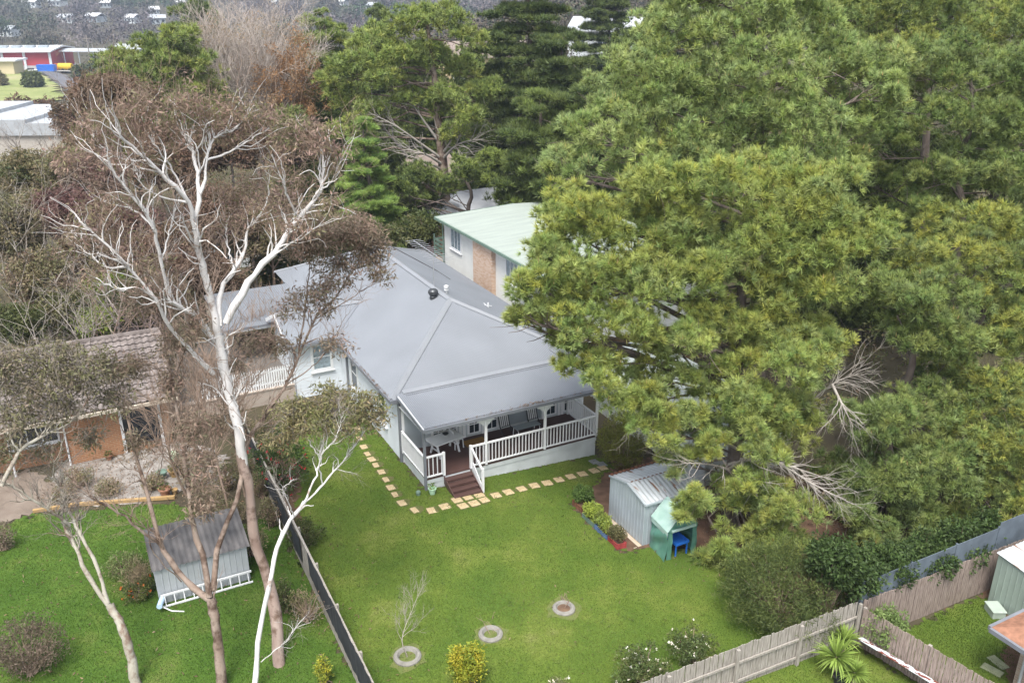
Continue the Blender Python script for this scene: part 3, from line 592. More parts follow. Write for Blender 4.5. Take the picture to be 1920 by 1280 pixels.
b = MB(); b.slab([(-.02, 3.2, 4.95), (-.02, 5.2, 4.95), (-1.0, 5.2, 4.65), (-1.0, 3.2, 4.65)], .06); b.bar((-.95, 3.25, 4.6), (-.02, 3.25, 3.9), .06); b.build('window_hood', M['gutter'], gh)

ga = thing('white_garage', 'white sheet-clad garage with pale mint roof half hidden under the big pine', 'garage', W(10.95, -4.2, -.75), AX)
b = MB(); b.box(0, 0, 0, 4.2, 8.4, 2.45); b.build('wall', M['whiteplain'], ga)
b = MB(); corr(b, -.25, 8.7, lambda a: -.3, lambda a: 2.1, lambda a, q, h: (q, a, 2.5 + .32 * (q + .3) + h), .12, .015); corr(b, -.25, 8.7, lambda a: 2.1, lambda a: 4.5, lambda a, q, h: (q, a, 3.268 - .32 * (q - 2.1) + h), .12, .015); b.build('roof', mat('pale_mint_steel', (.34, .375, .365), .5, .12, 1.), ga)
b = MB(); b.box(-.4, -.25, 2.34, -.31, 8.7, 2.48); b.box(-.3, -.28, 2.34, 4.5, -.25, 2.47); b.build('gutter', M['greenpaint'], ga)
b = MB(); b.slab([(.0, -.01, 2.46), (4.2, -.01, 2.46), (2.1, -.01, 3.2)], .05, 0, (0, 1, 0)); b.build('gable', M['whiteplain'], ga)
b = MB(); b.box(1.0, -.05, 0.05, 3.4, -.012, 2.1); b.build('garage_door', mat_boards('garage_door_ribs', (.52, .54, .54), 'Z', .3, .6), ga)

# brick house with the tiled roof, far left
bh = thing('brick_house', 'orange brick house with weathered grey-brown tiled roof behind the gum trees', 'house', W(-8.56, 9, 0), AX)
def tiles(mb, a0, a1, b0, b1, z0, sl, sgn=1):
    n = int(abs(b1 - b0) / .33)
    for i in range(n):
        q0 = b0 + (b1 - b0) * i / n; q1 = b0 + (b1 - b0) * (i + 1.12) / n
        corr(mb, a0, a1, lambda a: q0, lambda a: q1, lambda a, q, h: (a, q, z0 + sl * abs(q - b0) + h + (.07 if abs(q - q0) < 1e-6 else .012)), .3, .03)
tilem = mat('weathered_roof_tile', (.10, .083, .076), .9, scale=2.2, col2=(.22, .19, .178), bump=.3)
b = MB(); tiles(b, -13.2, .42, -.6, 3.6, 2.5, .40); tiles(b, -13.2, .42, 7.8, 3.6, 2.5, .40); b.build('roof', tilem, bh)
b = MB(); b.tube([(-13.2, 3.6, 4.2), (.45, 3.6, 4.2)], .13, 8); b.tube([(.42, -.6, 2.56), (.42, 3.6, 4.24)], .07, 6); b.build('ridge_tiles', tilem, bh)
b = MB(); b.box(-12.9, 0.6, -.2, .0, 7.2, 2.45); b.build('wall', M['orange'], bh)
b = MB(); b.box(-4.25, 0, -.2, -2.0, .59, 2.45); b.box(-.35, 0, -.2, 0, .59, 2.45); b.box(-2.0, .0, -.2, -.35, .2, .12); b.box(-4.2, .0, -.2, -2.0, .58, .1) if False else None; b.build('brick_bay', M['orange'], bh)
b = MB(); b.slab([(.02, .6, 2.44), (.02, 7.2, 2.44), (.02, 3.6, 3.98)], .05, 0, (-1, 0, 0)); b.build('gable', M['orange'], bh)
b = MB(); b.box(-13.2, -.72, 2.36, .42, -.6, 2.5); b.build('gutter', mat('cream_gutter', (.42, .37, .30), .6, .1, 2.), bh)
b = MB(); b.box(-2.0, .55, .15, -.36, .598, 2.3); b.build('dark_doorway', M['glass'], bh)
b = MB()
for z in (.35, .62, .9): b.box(-1.98, .02, z, -.37, .06, z + .06)
b.build('porch_rail', M['darkmetal'], bh)
for x in (-1.98, -.4): b = MB(); b.box(x - .06, -.06, -.1, x + .06, -.005, 2.36); b.build('porch_post', M['white'], bh)
for x in (-4.2, -6.3): b = MB(); b.tube([(x, -.05, -.1), (x, -.05, 2.36)], .04); b.build('downpipe', M['white'], bh)
window(bh, (-6.2, .6, 1.05), 'x', 1.7, 1.0, 3, 1, .08); window(bh, (-9.5, .6, 1.05), 'x', 1.8, 1.0, 3, 1, .08)

def cottage(name, label, c, rz, w, d, h, rh, wallm, roofm, ov=.4, wins=(), group=None, chim=None, hip=False):
    t = thing(name, label, 'house', (c[0], c[1], float(hz(c[0], c[1])) - .2), rz, group)
    b = MB(); b.box(-w / 2, -d / 2, -1, w / 2, d / 2, h); b.build('wall', wallm, t)
    b = MB(); x, y = w / 2 + ov, d / 2 + ov; i = (y if hip else 0)
    for s in (-1, 1): b.slab([(-x, s * y, h - .05), (x, s * y, h - .05), (x - i, 0, h + rh), (-x + i, 0, h + rh)], .12)
    if hip:
        for s in (-1, 1): b.slab([(s * x, -y, h - .05), (s * x, y, h - .05), (s * (x - i), 0, h + rh)], .12)
    else:
        for s in (-1, 1): b.slab([(s * w / 2, -d / 2, h), (s * w / 2, d / 2, h), (s * w / 2, 0, h + rh * .93)], .1, 0, (-s, 0, 0))
    b.build('roof', roofm, t)
    for wx, wz, ww, wh in wins: window(t, (wx, -d / 2, wz), 'x', ww, wh, 2, 1, .1)
    if chim: b = MB(); b.box(chim[0] - .4, chim[1] - .3, h, chim[0] + .4, chim[1] + .3, h + rh + .9); b.build('chimney', M['chimbrick'], t)
    return t
rb = mat_brick('red_brick', (.24, .10, .07), (.30, .14, .10), (.34, .28, .22))
pr = mat('pale_far_roof', (.36, .375, .40), .5, .12, .8); br_ = mat('brown_far_roof', (.20, .16, .14), .8, .2, 1.)
c = P(880, 372, 73); cottage('brick_cottage', 'red brick cottage with pale steel roof glimpsed between conifer trunks', c, R(32), 9, 7, 3.0, 1.5, rb, pr, wins=((-3, 1, 1.4, 1.2), (1, 1, 1.4, 1.2)))
c = P(755, 330, 86); cottage('brown_roof_cottage', 'low cottage with brown roof beside the bright conical cedar', c, R(25), 9, 8, 3.4, 1.8, rb, br_, wins=((-2, 1, 1.4, 1.2),))
c = P(1140, 40, 165); cottage('white_cottage', 'white weatherboard cottage on the rise behind the tall cypress trees', c, R(-20), 12, 9, 5.5, 2.2, M['whiteplain'], pr, wins=((-4.5, 2.5, 1.6, 1.5), (-.5, 2.5, 1.6, 1.5), (3, 2.5, 1.6, 1.5)))
c = P(890, 95, 150); cottage('sandstone_cottage', 'sandstone coloured cottage partly hidden behind the spreading pine', c, R(10), 16, 9, 5, 2.2, mat('sandstone_wall', (.46, .36, .22), .9, .2, 1.), br_, wins=((-4, 1.8, 2, 1.6), (2, 1.8, 2, 1.6)))
c = P(470, 455, 66); cottage('grey_roof_cottage', 'small grey roofed cottage behind the white-limbed gum', c, R(28), 9, 7, 2.8, 1.2, M['whiteplain'], M['roof'], wins=((-3, 1, 1.4, 1.2),))
# lower right neighbour
nb = thing('terracotta_roof_house', 'corner of a pale brick house under a terracotta roof, lower right edge', 'house', W(11.95, -17.65, -.8), AX)
b = MB(); b.box(0, -9, -.3, 9, 0, 2.35); b.build('wall', M['palebrick'], nb)
b = MB(); x0, x1, y0, y1 = -.75, 9.6, -9.6, .6; z0 = 2.15
for q in ([(x0, y0, z0), (x0, y1, z0), (4.4, -4.5, 4.2)], [(x0, y1, z0), (x1, y1, z0), (4.4, -4.5, 4.2)], [(x1, y1, z0), (x1, y0, z0), (4.4, -4.5, 4.2)], [(x1, y0, z0), (x0, y0, z0), (4.4, -4.5, 4.2)]): b.slab(q, .1)
b.build('roof', M['terracotta'], nb)
b = MB(); b.box(x0 - .1, y0, z0 - .14, x0 - .003, y1, z0 - .0); b.box(x0, y1 + .003, z0 - .14, x1, y1 + .1, z0); b.build('gutter', M['gutter'], nb)
b = MB(); b.tube([(x0 + .1, y1 - .2, z0 - .12), (-.06, -.2, z0 - .5), (-.06, -.2, -.2)], .045); b.build('downpipe', M['whiteplain'], nb)
def shed(name, label, org, w, d, h, rh, wallm, roofm, ridge='x', ov=.05, trim=None):
    t = thing(name, label, 'shed', org, AX); b = MB()
    n = int(w / .19); 
    def rib(p0, p1, nn, z0, z1):   # ribbed sheet wall
        p0, p1 = Vector(p0), Vector(p1); d_ = p1 - p0; nrm_ = Vector((d_.y, -d_.x, 0)).normalized(); 
        for i in range(nn):
            a, c2 = p0 + d_ * (i / nn), p0 + d_ * ((i + .82) / nn)
            e = p0 + d_ * ((i + 1) / nn); o = nrm_ * .02
            zt = lambda p: z1(p) if callable(z1) else z1
            for u_, v_, o1, o2 in ((a, c2, Vector(), Vector()), (c2, c2 + d_ * (.06 / nn), Vector(), o), (c2 + d_ * (.06 / nn), e - d_ * (.06 / nn), o, o), (e - d_ * (.06 / nn), e, o, Vector())):
                s_, f_ = u_ + o1, v_ + o2; b.add([(s_.x, s_.y, z0), (f_.x, f_.y, z0), (f_.x, f_.y, zt(v_)), (s_.x, s_.y, zt(u_))], [(0, 1, 2, 3)])
    if ridge == 'x':
        top = lambda p: h + rh * (1 - abs(p.y - d / 2) / (d / 2)); flat = h
        rib((0, d, 0), (0, 0, 0), max(4, int(d / .19)), 0, top); rib((0, 0, 0), (w, 0, 0), n, 0, flat); rib((w, 0, 0), (w, d, 0), max(4, int(d / .19)), 0, top); rib((w, d, 0), (0, d, 0), n, 0, flat)
    else:
        top = lambda p: h + rh * p.y / d
        rib((0, d, 0), (0, 0, 0), max(4, int(d / .19)), 0, top); rib((0, 0, 0), (w, 0, 0), n, 0, h); rib((w, 0, 0), (w, d, 0), max(4, int(d / .19)), 0, top); rib((w, d, 0), (0, d, 0), n, 0, h + rh)
    b.build('wall', wallm, t)
    b = MB()
    if ridge == 'x':
        corr(b, -ov, w + ov, lambda a: -ov, lambda a: d / 2, lambda a, q, hh: (a, q, h + .03 + rh * (q / (d / 2)) + hh), .19, .015); corr(b, -ov, w + ov, lambda a: d / 2, lambda a: d + ov, lambda a, q, hh: (a, q, h + .03 + rh * ((d - q) / (d / 2)) + hh), .19, .015)
    else: corr(b, -ov, w + ov, lambda a: -ov, lambda a: d + ov, lambda a, q, hh: (a, q, h + .03 + rh * q / d + hh), .19, .015)
    b.build('roof', roofm, t)
    return t
rustroof = mat('streaked_zinc_roof', (.44, .465, .48), .45, scale=1.6, col2=(.36, .385, .40)); n_ = rustroof.node_tree.nodes; l_ = rustroof.node_tree.links
tc_ = n_.new('ShaderNodeTexCoord'); mp_ = n_.new('ShaderNodeMapping'); mp_.inputs['Scale'].default_value = (2.4, .5, 1); no_ = n_.new('ShaderNodeTexNoise'); no_.inputs['Scale'].default_value = 1.7; no_.inputs['Detail'].default_value = 5
l_.new(tc_.outputs['Object'], mp_.inputs[0]); l_.new(mp_.outputs[0], no_.inputs[0]); rp_ = n_.new('ShaderNodeValToRGB'); rp_.color_ramp.elements[0].position = .60; rp_.color_ramp.elements[1].position = .66
mx_ = n_.new('ShaderNodeMix'); mx_.data_type = 'RGBA'; bb_ = n_['Principled BSDF']; sk_ = bb_.inputs['Base Color'].links[0].from_socket
l_.new(no_.outputs[0], rp_.inputs[0]); l_.new(rp_.outputs[0], mx_.inputs[0]); l_.new(sk_, mx_.inputs[6]); mx_.inputs[7].default_value = (.20, .11, .07, 1); l_.new(mx_.outputs[2], bb_.inputs['Base Color'])
sm = shed('garden_shed', 'pale zinc garden shed with rust-edged low gable roof beside the green tent', W(5.9, -6.86, -.42), 2.5, 2.3, 1.82, .3, M['zinc'], rustroof)
b = MB(); b.bar((-.02, -.06, 1.84), (2.52, -.06, 1.84), .05, .07); b.bar((-.03, -.04, 1.86), (-.03, 1.15, 2.16), .05, .06); b.bar((-.03, 2.34, 1.86), (-.03, 1.15, 2.16), .05, .06); b.build('roof_trim', M['zinc'], sm)
b = MB()
for k in range(12): b.box(.04 + k * .19, 2.27, 1.9, .13 + k * .19, 2.38, 1.935); 
for k in range(11): b.box(.14 + k * .19, 1.13, 2.165, .24 + k * .19, 1.17, 2.185)
b.build('rust_stain', M['brownrust'], sm)
sl = shed('lean_to_shed', 'old zinc lean-to shed with dark weathered roof among the gum trunks', W(-10.58, -2.6, -.1), 2.95, 1.75, 1.5, .42, M['zincroof'], M['oldzinc'], 'y', .1)
sg = shed('green_shed', 'pale green steel shed with zinc roof by the brown paling fence', W(15.02, -16.6, -.84), 2.6, 1.95, 1.78, .25, mat('pale_green_steel', (.235, .29, .255), .5, .1, 1.5), rustroof, 'y', .06)
b = MB(); b.box(-.005, -.003, -.45 + .45, .0, 2.3, .0) if False else None
ld = thing('ladder', 'pale aluminium ladder lying on edge along the front of the old zinc shed', 'ladder', W(-10.55, -2.78, 0), AX)
b = MB(); b.bar((0, -.05, .06), (2.95, -.05, .06), .05, .05); b.bar((0, .06, .42), (2.95, .06, .42), .05, .06); 
for k in range(10): b.bar((.12 + k * .3, -.045, .08), (.12 + k * .3, .055, .4), .03, .03)
b.build('frame', M['white'], ld)
pp = thing('pump_sprayer', 'pale blue bottle with white spout and hose at the end of the ladder', 'sprayer', W(-10.62, -3.0, 0), AX + R(70))
b = MB(); b.tube([(-.1, 0, .3), (.35, 0, .3)], .09, 12); b.build('bottle', mat('pale_blue_plastic', (.45, .60, .78), .4), pp); b = MB(); b.tube([(.05, 0, .22), (-.05, -.35, .06), (-.08, -.75, .02)], .022, 6); b.build('spout', M['white'], pp)
# ------------------------------------------------------------------ PVC tent, planters, slab
tn = thing('greenhouse_tent', 'small sagging green plastic greenhouse tent with open front', 'tent', W(6.12, -8.02, -.46), AX + R(-4))
rt = np.random.default_rng(4)
def cloth(pts, nu, nv, amp, seed):
    p = np.asarray(pts, float); u = np.linspace(0, 1, nu)[None, :, None]; v = np.linspace(0, 1, nv)[:, None, None]
    g = (p[0] * (1 - u) + p[1] * u) * (1 - v) + (p[3] * (1 - u) + p[2] * u) * v
    r = np.random.default_rng(seed); n = np.cross(p[1] - p[0], p[3] - p[0]); n /= np.linalg.norm(n)
    f = sum(np.sin(u * a + v * b_ + c_) for a, b_, c_ in r.uniform((2, 2, 0), (14, 22, 6), (6, 3))) / 6
    g = g + f * amp * n * np.sin(math.pi * np.clip(v * .9 + .05, 0, 1)); V = g.reshape(-1, 3)
    i = (np.arange(nv - 1)[:, None] * nu + np.arange(nu - 1)[None]).ravel(); return V, np.stack((i, i + 1, i + nu + 1, i + nu), 1)
pvc = mat('green_pvc_mesh', (.06, .165, .13), .35, scale=2.5, col2=(.11, .24, .19), spec=.5); pvcr = mat('pale_green_pvc', (.22, .34, .30), .3, scale=1.6, col2=(.36, .47, .43), spec=.5)
TW, TD, TE, TR = 1.25, 1.08, 1.4, 2.05
V_, F_ = join([cloth([(-.12, -.1, 0), (-.06, TD, 0), (0, TD, TE), (0, 0, TE)], 16, 20, .13, 3), cloth([(TW + .04, 0, 0), (TW, TD, 0), (TW, TD, TE), (TW, 0, TE)], 16, 20, .08, 5), cloth([(0, TD, 0), (TW, TD, 0), (TW, TD, TE), (0, TD, TE)], 12, 12, .05, 6), cloth([(0, TD, TE), (TW, TD, TE), (TW / 2, TD, TR), (TW / 2, TD, TR)], 6, 4, 0, 6)])
o = np_obj('side_sheet', V_, F_, pvc, tn, smooth=True)
V_, F_ = join([cloth([(0, 0, 0), (.22, 0, 0), (.2, 0, TE), (0, 0, TE)], 6, 14, .05, 8), cloth([(TW - .2, 0, 0), (TW, 0, 0), (TW, 0, TE), (TW - .18, 0, TE)], 6, 14, .05, 9), cloth([(0, -.01, TE), (TW, -.01, TE), (TW / 2, -.01, TR), (TW / 2, -.01, TR)], 10, 8, .02, 9), cloth([(0, -.02, TE - .1), (TW, -.02, TE - .1), (TW, -.01, TE), (0, -.01, TE)], 10, 4, .02, 11)])
np_obj('front_sheet', V_, F_, pvc, tn, smooth=True)
V_, F_ = join([cloth([(-.05, -.05, TE - .05), (-.04, TD + .03, TE - .02), (TW / 2, TD + .03, TR + .01), (TW / 2, -.05, TR + .01)], 14, 14, .05, 12), cloth([(TW + .04, -.05, TE - .02), (TW + .04, TD + .03, TE - .02), (TW / 2, TD + .03, TR + .01), (TW / 2, -.05, TR + .01)], 14, 14, .04, 14), cloth([(-.05, -.05, TE - .28), (-.04, TD, TE - .22), (-.035, TD, TE - .02), (-.05, -.05, TE - .05)], 14, 4, .03, 15)])
np_obj('roof_sheet', V_, F_, pvcr, tn, smooth=True)
b = MB(); b.tube([(.12, -.06, TE - .05), (TW - .12, -.06, TE - .02)], .055, 8); b.build('rolled_flap', pvcr, tn)
b = MB(); b.box(.1, .05, .0, TW - .05, TD - .05, .015); b.build('groundsheet', M['yardplastic'], tn)
ty = MB(); ty.box(-.3, -.38, 0, .3, .38, .03); ty.box(-.3, -.38, .03, -.27, .38, .1); ty.box(.27, -.38, .03, .3, .38, .1); ty.box(-.27, -.38, .03, .27, -.35, .1); ty.box(-.27, .35, .03, .27, .38, .1)
for x in (-.25, .25):
    for y in (-.32, .32): ty.box(x - .02, y - .02, -.5, x + .02, y + .02, 0)
o = tag(ty.build('seed_tray_stand', M['bluetub'], loc=W(6.85, -7.62, .1)), 'bright blue plastic tray stand inside the green tent', 'tray stand'); o.rotation_euler.z = AX
def planter(u0, u1, v0, v1, z, h, m, label, cols, seed, hh=.4, ll=.09):
    t = thing('planter_box', label, 'planter', W((u0 + u1) / 2, (v0 + v1) / 2, z), AX, 'planters along the zinc shed'); w, d = (u1 - u0) / 2, (v1 - v0) / 2; b = MB()
    for k in range(3):
        z0 = k * h / 3 + .004; z1 = (k + 1) * h / 3 - .012
        b.box(-w, -d, z0, w, -d + .03, z1); b.box(-w, d - .03, z0, w, d, z1); b.box(-w, -d + .031, z0, -w + .03, d - .031, z1); b.box(w - .03, -d + .031, z0, w, d - .031, z1)
    for x in (-w - .012, w - .018):
        for y in (-d - .012, d - .018): b.box(x, y, -.05, x + .03, y + .03, h + .02)
    b.build('box', m, t); b = MB(); b.box(-w + .03, -d + .03, -.02, w - .03, d - .03, h - .06); b.build('soil', M['soil'], t)
    r = np.random.default_rng(seed); C = r.uniform((-w * .9, -d * .9, h + .05), (w * .9, d * .9, h + hh), (26, 3)); V, F, c_ = leaves(r, C, np.full(26, .17), 90, ll, ll * .3, cols, droop=-.2)
    np_obj('plant', V, F, M['leaf'], t, c_)
planter(4.86, 5.24, -6.72, -6.1, -.36, .3, M['redpaint'], 'red slatted planter box with sparse brownish shrub at the path end', [(.10, .09, .04), (.14, .12, .06), (.07, .08, .03)], 1, .45, .06)
planter(4.84, 5.22, -6.02, -5.2, -.36, .28, M['bluepaint'], 'faded blue planter box with yellow-green shrub next to the red planter', [(.22, .25, .05), (.14, .19, .04), (.10, .12, .035)], 2, .5)
planter(4.84, 5.22, -5.12, -4.3, -.36, .28, M['greenpaint'], 'teal planter box overflowing with bright yellow-green shrub', [(.24, .28, .05), (.16, .21, .04)], 3, .5)
planter(5.0, 5.6, -3.95, -3.3, -.36, .3, M['brownrust'], 'reddish brown planter with dark green herbs behind the shed slab', [(.06, .10, .025), (.09, .14, .035)], 4, .5)
b = MB(); b.slab([(5.27, -6.9, 0), (5.87, -6.86, 0), (5.87, -4.5, 0), (5.27, -4.5, 0)], .3); o = tag(b.build('shed_slab', mat('stained_slab', (.34, .27, .20), .9, scale=1.5, col2=(.46, .40, .32), bump=.3), loc=W(0, 0, -.33)), 'stained concrete slab strip along the side of the zinc shed', 'slab'); o.rotation_euler.z = AX
b = MB(); b.bar((7.55, -2.1, -.42), (9.4, -1.9, -.46), .12, .3); o = tag(b.build('timber_edging', M['brownrust'], loc=W(0, 0, 0)), 'dark timber edging board below the clipped conifer bush', 'edging'); o.rotation_euler.z = AX
# ------------------------------------------------------------------ stepping stones
pav = MB(); pav.box(-.2, -.2, -.05, .2, .2, .03); pav0 = pav.build('paver', M['sand'], bevel=.012)
SIDE = [(672, 805), (677, 822), (684, 838), (692, 851), (699, 861), (708, 872), (717, 885), (727, 899), (735, 914), (744, 927), (756, 943)]
FRONT = [(781, 956), (811, 957), (834, 950), (930, 929), (953, 923), (978, 917), (1002, 911), (1026, 906), (1048, 900), (1070, 894), (1092, 889), (1114, 883), (1130, 878)]
PAD = [(857, 938), (877, 933), (898, 928), (868, 949), (889, 944), (908, 938)]
used = False
rp2 = np.random.default_rng(12)
def pave(lst, label, group, m=None):
    global used
    for px, py in lst:
        o = pav0 if not used else pav0.copy()
        if used: COL.objects.link(o)
        used = True; g = G(px, py); o.location = (g[0], g[1], g[2] + .006); o.rotation_euler = (0, R(3.4), AX + R(float(rp2.uniform(-5, 5)))); s = float(rp2.uniform(.93, 1.05)); o.scale = (s, s, 1)
        if m: o.data = o.data.copy(); o.data.materials[0] = m
        tag(o, label, 'paver', group)
pave(SIDE, 'square sandstone paver in the stepping path along the house side wall', 'side path pavers'); pave(FRONT, 'square sandstone paver in the single row across the front lawn', 'front path pavers'); pave(PAD, 'square sandstone paver in the double row at the foot of the stairs', 'stair foot pavers')
pave([(1114, 866), (1128, 871)], 'dark bluestone paver by the far end of the deck skirt', 'dark pavers', M['bluestone'])
rs = MB(); rs.box(-.16, -.3, -.02, .16, .3, .03); s0 = rs.build('stepping_slab', M['greenpot'], loc=G(1871, 1243) + np.array([0, 0, .02])); s0.rotation_euler.z = R(20); s0.data.materials[0] = mat('mossy_slab', (.22, .24, .15), .9, .2, 4.); tag(s0, 'mossy slab on the lawn, upper of two near the terracotta roofed house', 'slab')
s1 = s0.copy(); COL.objects.link(s1); s1.location = G(1860, 1257) + np.array([0, 0, .02]); s1.rotation_euler.z = R(40); tag(s1, 'mossy slab on the lawn, lower of two near the terracotta roofed house', 'slab')
bx = MB(); bx.box(-.22, -.3, 0, .22, .3, .25); bx.box(-.24, -.32, .25, .24, .32, .3); tag(bx.build('compost_box', mat('grey_green_box', (.34, .40, .35), .6, .1, 3.), loc=G(1864, 1150), bevel=.02), 'small grey-green lidded box standing below the pale green shed', 'box')
# ------------------------------------------------------------------ concrete tree rings
def ring(px, py, label, r=.42):
    b = MB(); b.lathe([(r + .06, -.05), (r + .05, .07), (r, .12), (r - .07, .12), (r - .13, .03), (r - .14, -.05)], 28); tag(b.build('tree_ring', M['concrete'], loc=G(px, py)), label, 'tree ring')
    t = MB(); t.lathe([(r - .12, .02), (.0, .04)], 20); return G(px, py)
RINGS = [ring(764, 1232, 'round concrete ring around the tallest bare sapling', .38), ring(920, 1190, 'round concrete ring beside the yellow shrub holding a tiny stick sapling', .34), ring(1057, 1142, 'round concrete ring with brown mulch farthest out on the lawn', .33)]
# ------------------------------------------------------------------ fences
def fence(name, label, a, b_, h, m, side=-1, step=.1, rails=(.35, 1.05), pw=.085, posts=2.4, railm=None, jag=.05, seed=1, posth=.0, postm=None):
    a = np.asarray(a, float); b_ = np.asarray(b_, float); d = b_[:2] - a[:2]; Ln = np.linalg.norm(d); ang = math.atan2(d[1], d[0]); r = np.random.default_rng(seed)
    t = thing(name, label, 'fence', (a[0], a[1], a[2]), ang); zz = lambda x: (b_[2] - a[2]) * x / Ln
    mb = MB()
    for i in range(int(Ln / step)):
        x = i * step; hh = h + r.uniform(-jag, jag) * .6; dy = r.uniform(0, .012); th = r.uniform(-.012, .012)
        v = [(x, dy, zz(x) - .1), (x + pw, dy, zz(x) - .1), (x + pw + th, dy, zz(x) + hh), (x + th, dy, zz(x) + hh)]
        mb.slab(v, .016, 0, (0, 1, 0))
    mb.build('paling', m, t)
    for q in rails: mb = MB(); mb.bar((0, side * .035 + (.012 if side > 0 else 0), q), (Ln, side * .035 + (.012 if side > 0 else 0), q + zz(Ln)), .045, .08); mb.build('rail', railm or m, t)
    n = max(1, round(Ln / posts))
    for i in range(n + 1):
        x = Ln * i / n; mb = MB(); mb.box(x - .05, side * .06 - .05 + (side > 0) * .07, zz(x) - .2, x + .05, side * .06 + .04 + (side > 0) * .07, zz(x) + h - .04 + posth); mb.build('post', postm or railm or m, t)
    return t, Ln
g = lambda u, v: np.append(W(u, v)[:2], float(hz(*W(u, v)[:2])))
fence('paling_fence', 'weathered grey paling fence with two rails along the bottom of the lawn', g(-6.0, -14.1), g(8.95, -14.15), 1.62, M['paling'], -1, seed=2)
fence('paling_fence', 'dark weathered paling fence between the two lower neighbours, behind the yuccas', g(9.0, -14.3), g(9.75, -18.5), 1.45, M['palingred'], 1, seed=3, railm=M['paling'])
fr_, Lr = fence('paling_fence', 'brown paling fence topped with slate shade panels behind the right hand lawn', g(9.1, -14.2), g(20, -14.24), 1.62, M['palingred'], 1, seed=4, postm=M['darkcloth'])
mb = MB()
for i in range(5): x = i * Lr / 5; mb.box(x + .04, .12, 1.3, x + Lr / 5 - .04, .14, 2.25 + (.0 if i < 3 else .2)); mb.box(x - .03, .1, 1.2, x + .03, .16, 2.3)
mb.build('shade_panel', M['darkcloth'], fr_)
fl, Ll = fence('boundary_fence', 'long timber boundary fence hung with black shade cloth beside the gum trunks', g(-5.75, 7.2), g(-6.0, -14.0), 1.35, M['paling'], 1, seed=6, rails=(.4,))
mb = MB(); n = 60
for k in range(2):
    x0, x1 = ((0, 10.2), (11.3, Ll))[k]; xs_ = np.linspace(x0, x1, n); rr = np.random.default_rng(k + 5)
    hi = 1.5 + np.cumsum(rr.normal(0, .012, n)); lo = .55 + np.cumsum(rr.normal(0, .02, n)); y = -.03 - np.abs(rr.normal(0, .012, n))
    vs = [(x, yy, z) for x, yy, z in zip(xs_, y, lo)] + [(x, yy - .02, z) for x, yy, z in zip(xs_, y, hi)]
    vs += [(p[0], p[1] + .008, p[2]) for p in vs]
    mb.add(vs, [(i, i + 1, n + i + 1, n + i) for i in range(n - 1)] + [(2 * n + i, 3 * n + i, 3 * n + i + 1, 2 * n + i + 1) for i in range(n - 1)] + [(n + i, n + i + 1, 3 * n + i + 1, 3 * n + i) for i in range(n - 1)])
mb.build('shade_cloth', M['blackcloth'], fl)
mb = MB(); mb.bar((0, .0, 1.47), (Ll, .0, 1.45), .07, .05); mb.build('top_rail', M['paling'], fl)
# white picket fence on its rendered wall left of the wing
pk = thing('picket_fence', 'white picket fence on top of the tan wall beside the house wing', 'fence', W(-2.5, 11.15, .82), AX)
mb = MB()
for i in range(40): x = -i * .115; mb.slab([(x, 0, 0), (x + .07, 0, 0), (x + .07, 0, 1.0), (x + .035, 0, 1.08), (x, 0, 1.0)], .02, 0, (0, 1, 0))
mb.build('picket', M['white'], pk); mb = MB(); mb.box(-4.6, .022, .2, .07, .06, .28); mb.box(-4.6, .022, .8, .07, .06, .88); mb.build('rail', M['white'], pk)
mb = MB(); mb.box(-.0, .0, -.8, .12, .12, 1.75); mb.build('post', M['white'], pk)
mb = MB(); mb.box(-8, -.3, 0, 0, -.06, 1.32); mb.box(-8.02, -.34, 1.32, 0, -.02, 1.38); o = tag(mb.build('retaining_wall', M['driveway'], loc=W(-2.45, 11.35, -.55)), 'tan rendered retaining wall under the white picket fence', 'retaining wall'); o.rotation_euler.z = AX
mb = MB(); mb.box(-8, 0, -.3, .1, 8, 0); o = tag(mb.build('driveway', mat('pale_drive', (.12, .113, .105), .9, .15, .8), loc=W(-2.45, 11.36, .78)), kind='structure'); o.rotation_euler.z = AX
cp = thing('carport', 'open carport with flat pale steel roof and white fascia left of the wing', 'carport', W(-5.0, 14.8, .78), AX)
b = MB(); corr(b, 0, 5.4, lambda a: 0, lambda a: 5.4, lambda a, q, h: (a, q, 2.05 + .05 * q + h), .12, .012); b.build('roof', M['roof'], cp)
b = MB(); b.box(-.02, -.04, 1.82, 5.4, -.004, 2.03); b.build('fascia', M['white'], cp); b = MB(); b.box(-.04, -.12, 1.97, 5.42, -.045, 2.06); b.build('gutter', M['gutter'], cp)
for x, y in ((.15, .15), (2.7, .15), (.15, 5.2), (5.2, 5.2)): b = MB(); b.box(x - .05, y - .05, -.1, x + .05, y + .05, 2.0); b.build('post', M['white'], cp)
b = MB(); b.box(.0, 4.9, 0, 5.3, 5.0, 2.0); b.build('rear_wall', mat('beige_panel', (.42, .38, .32), .8, .1, 1.), cp)
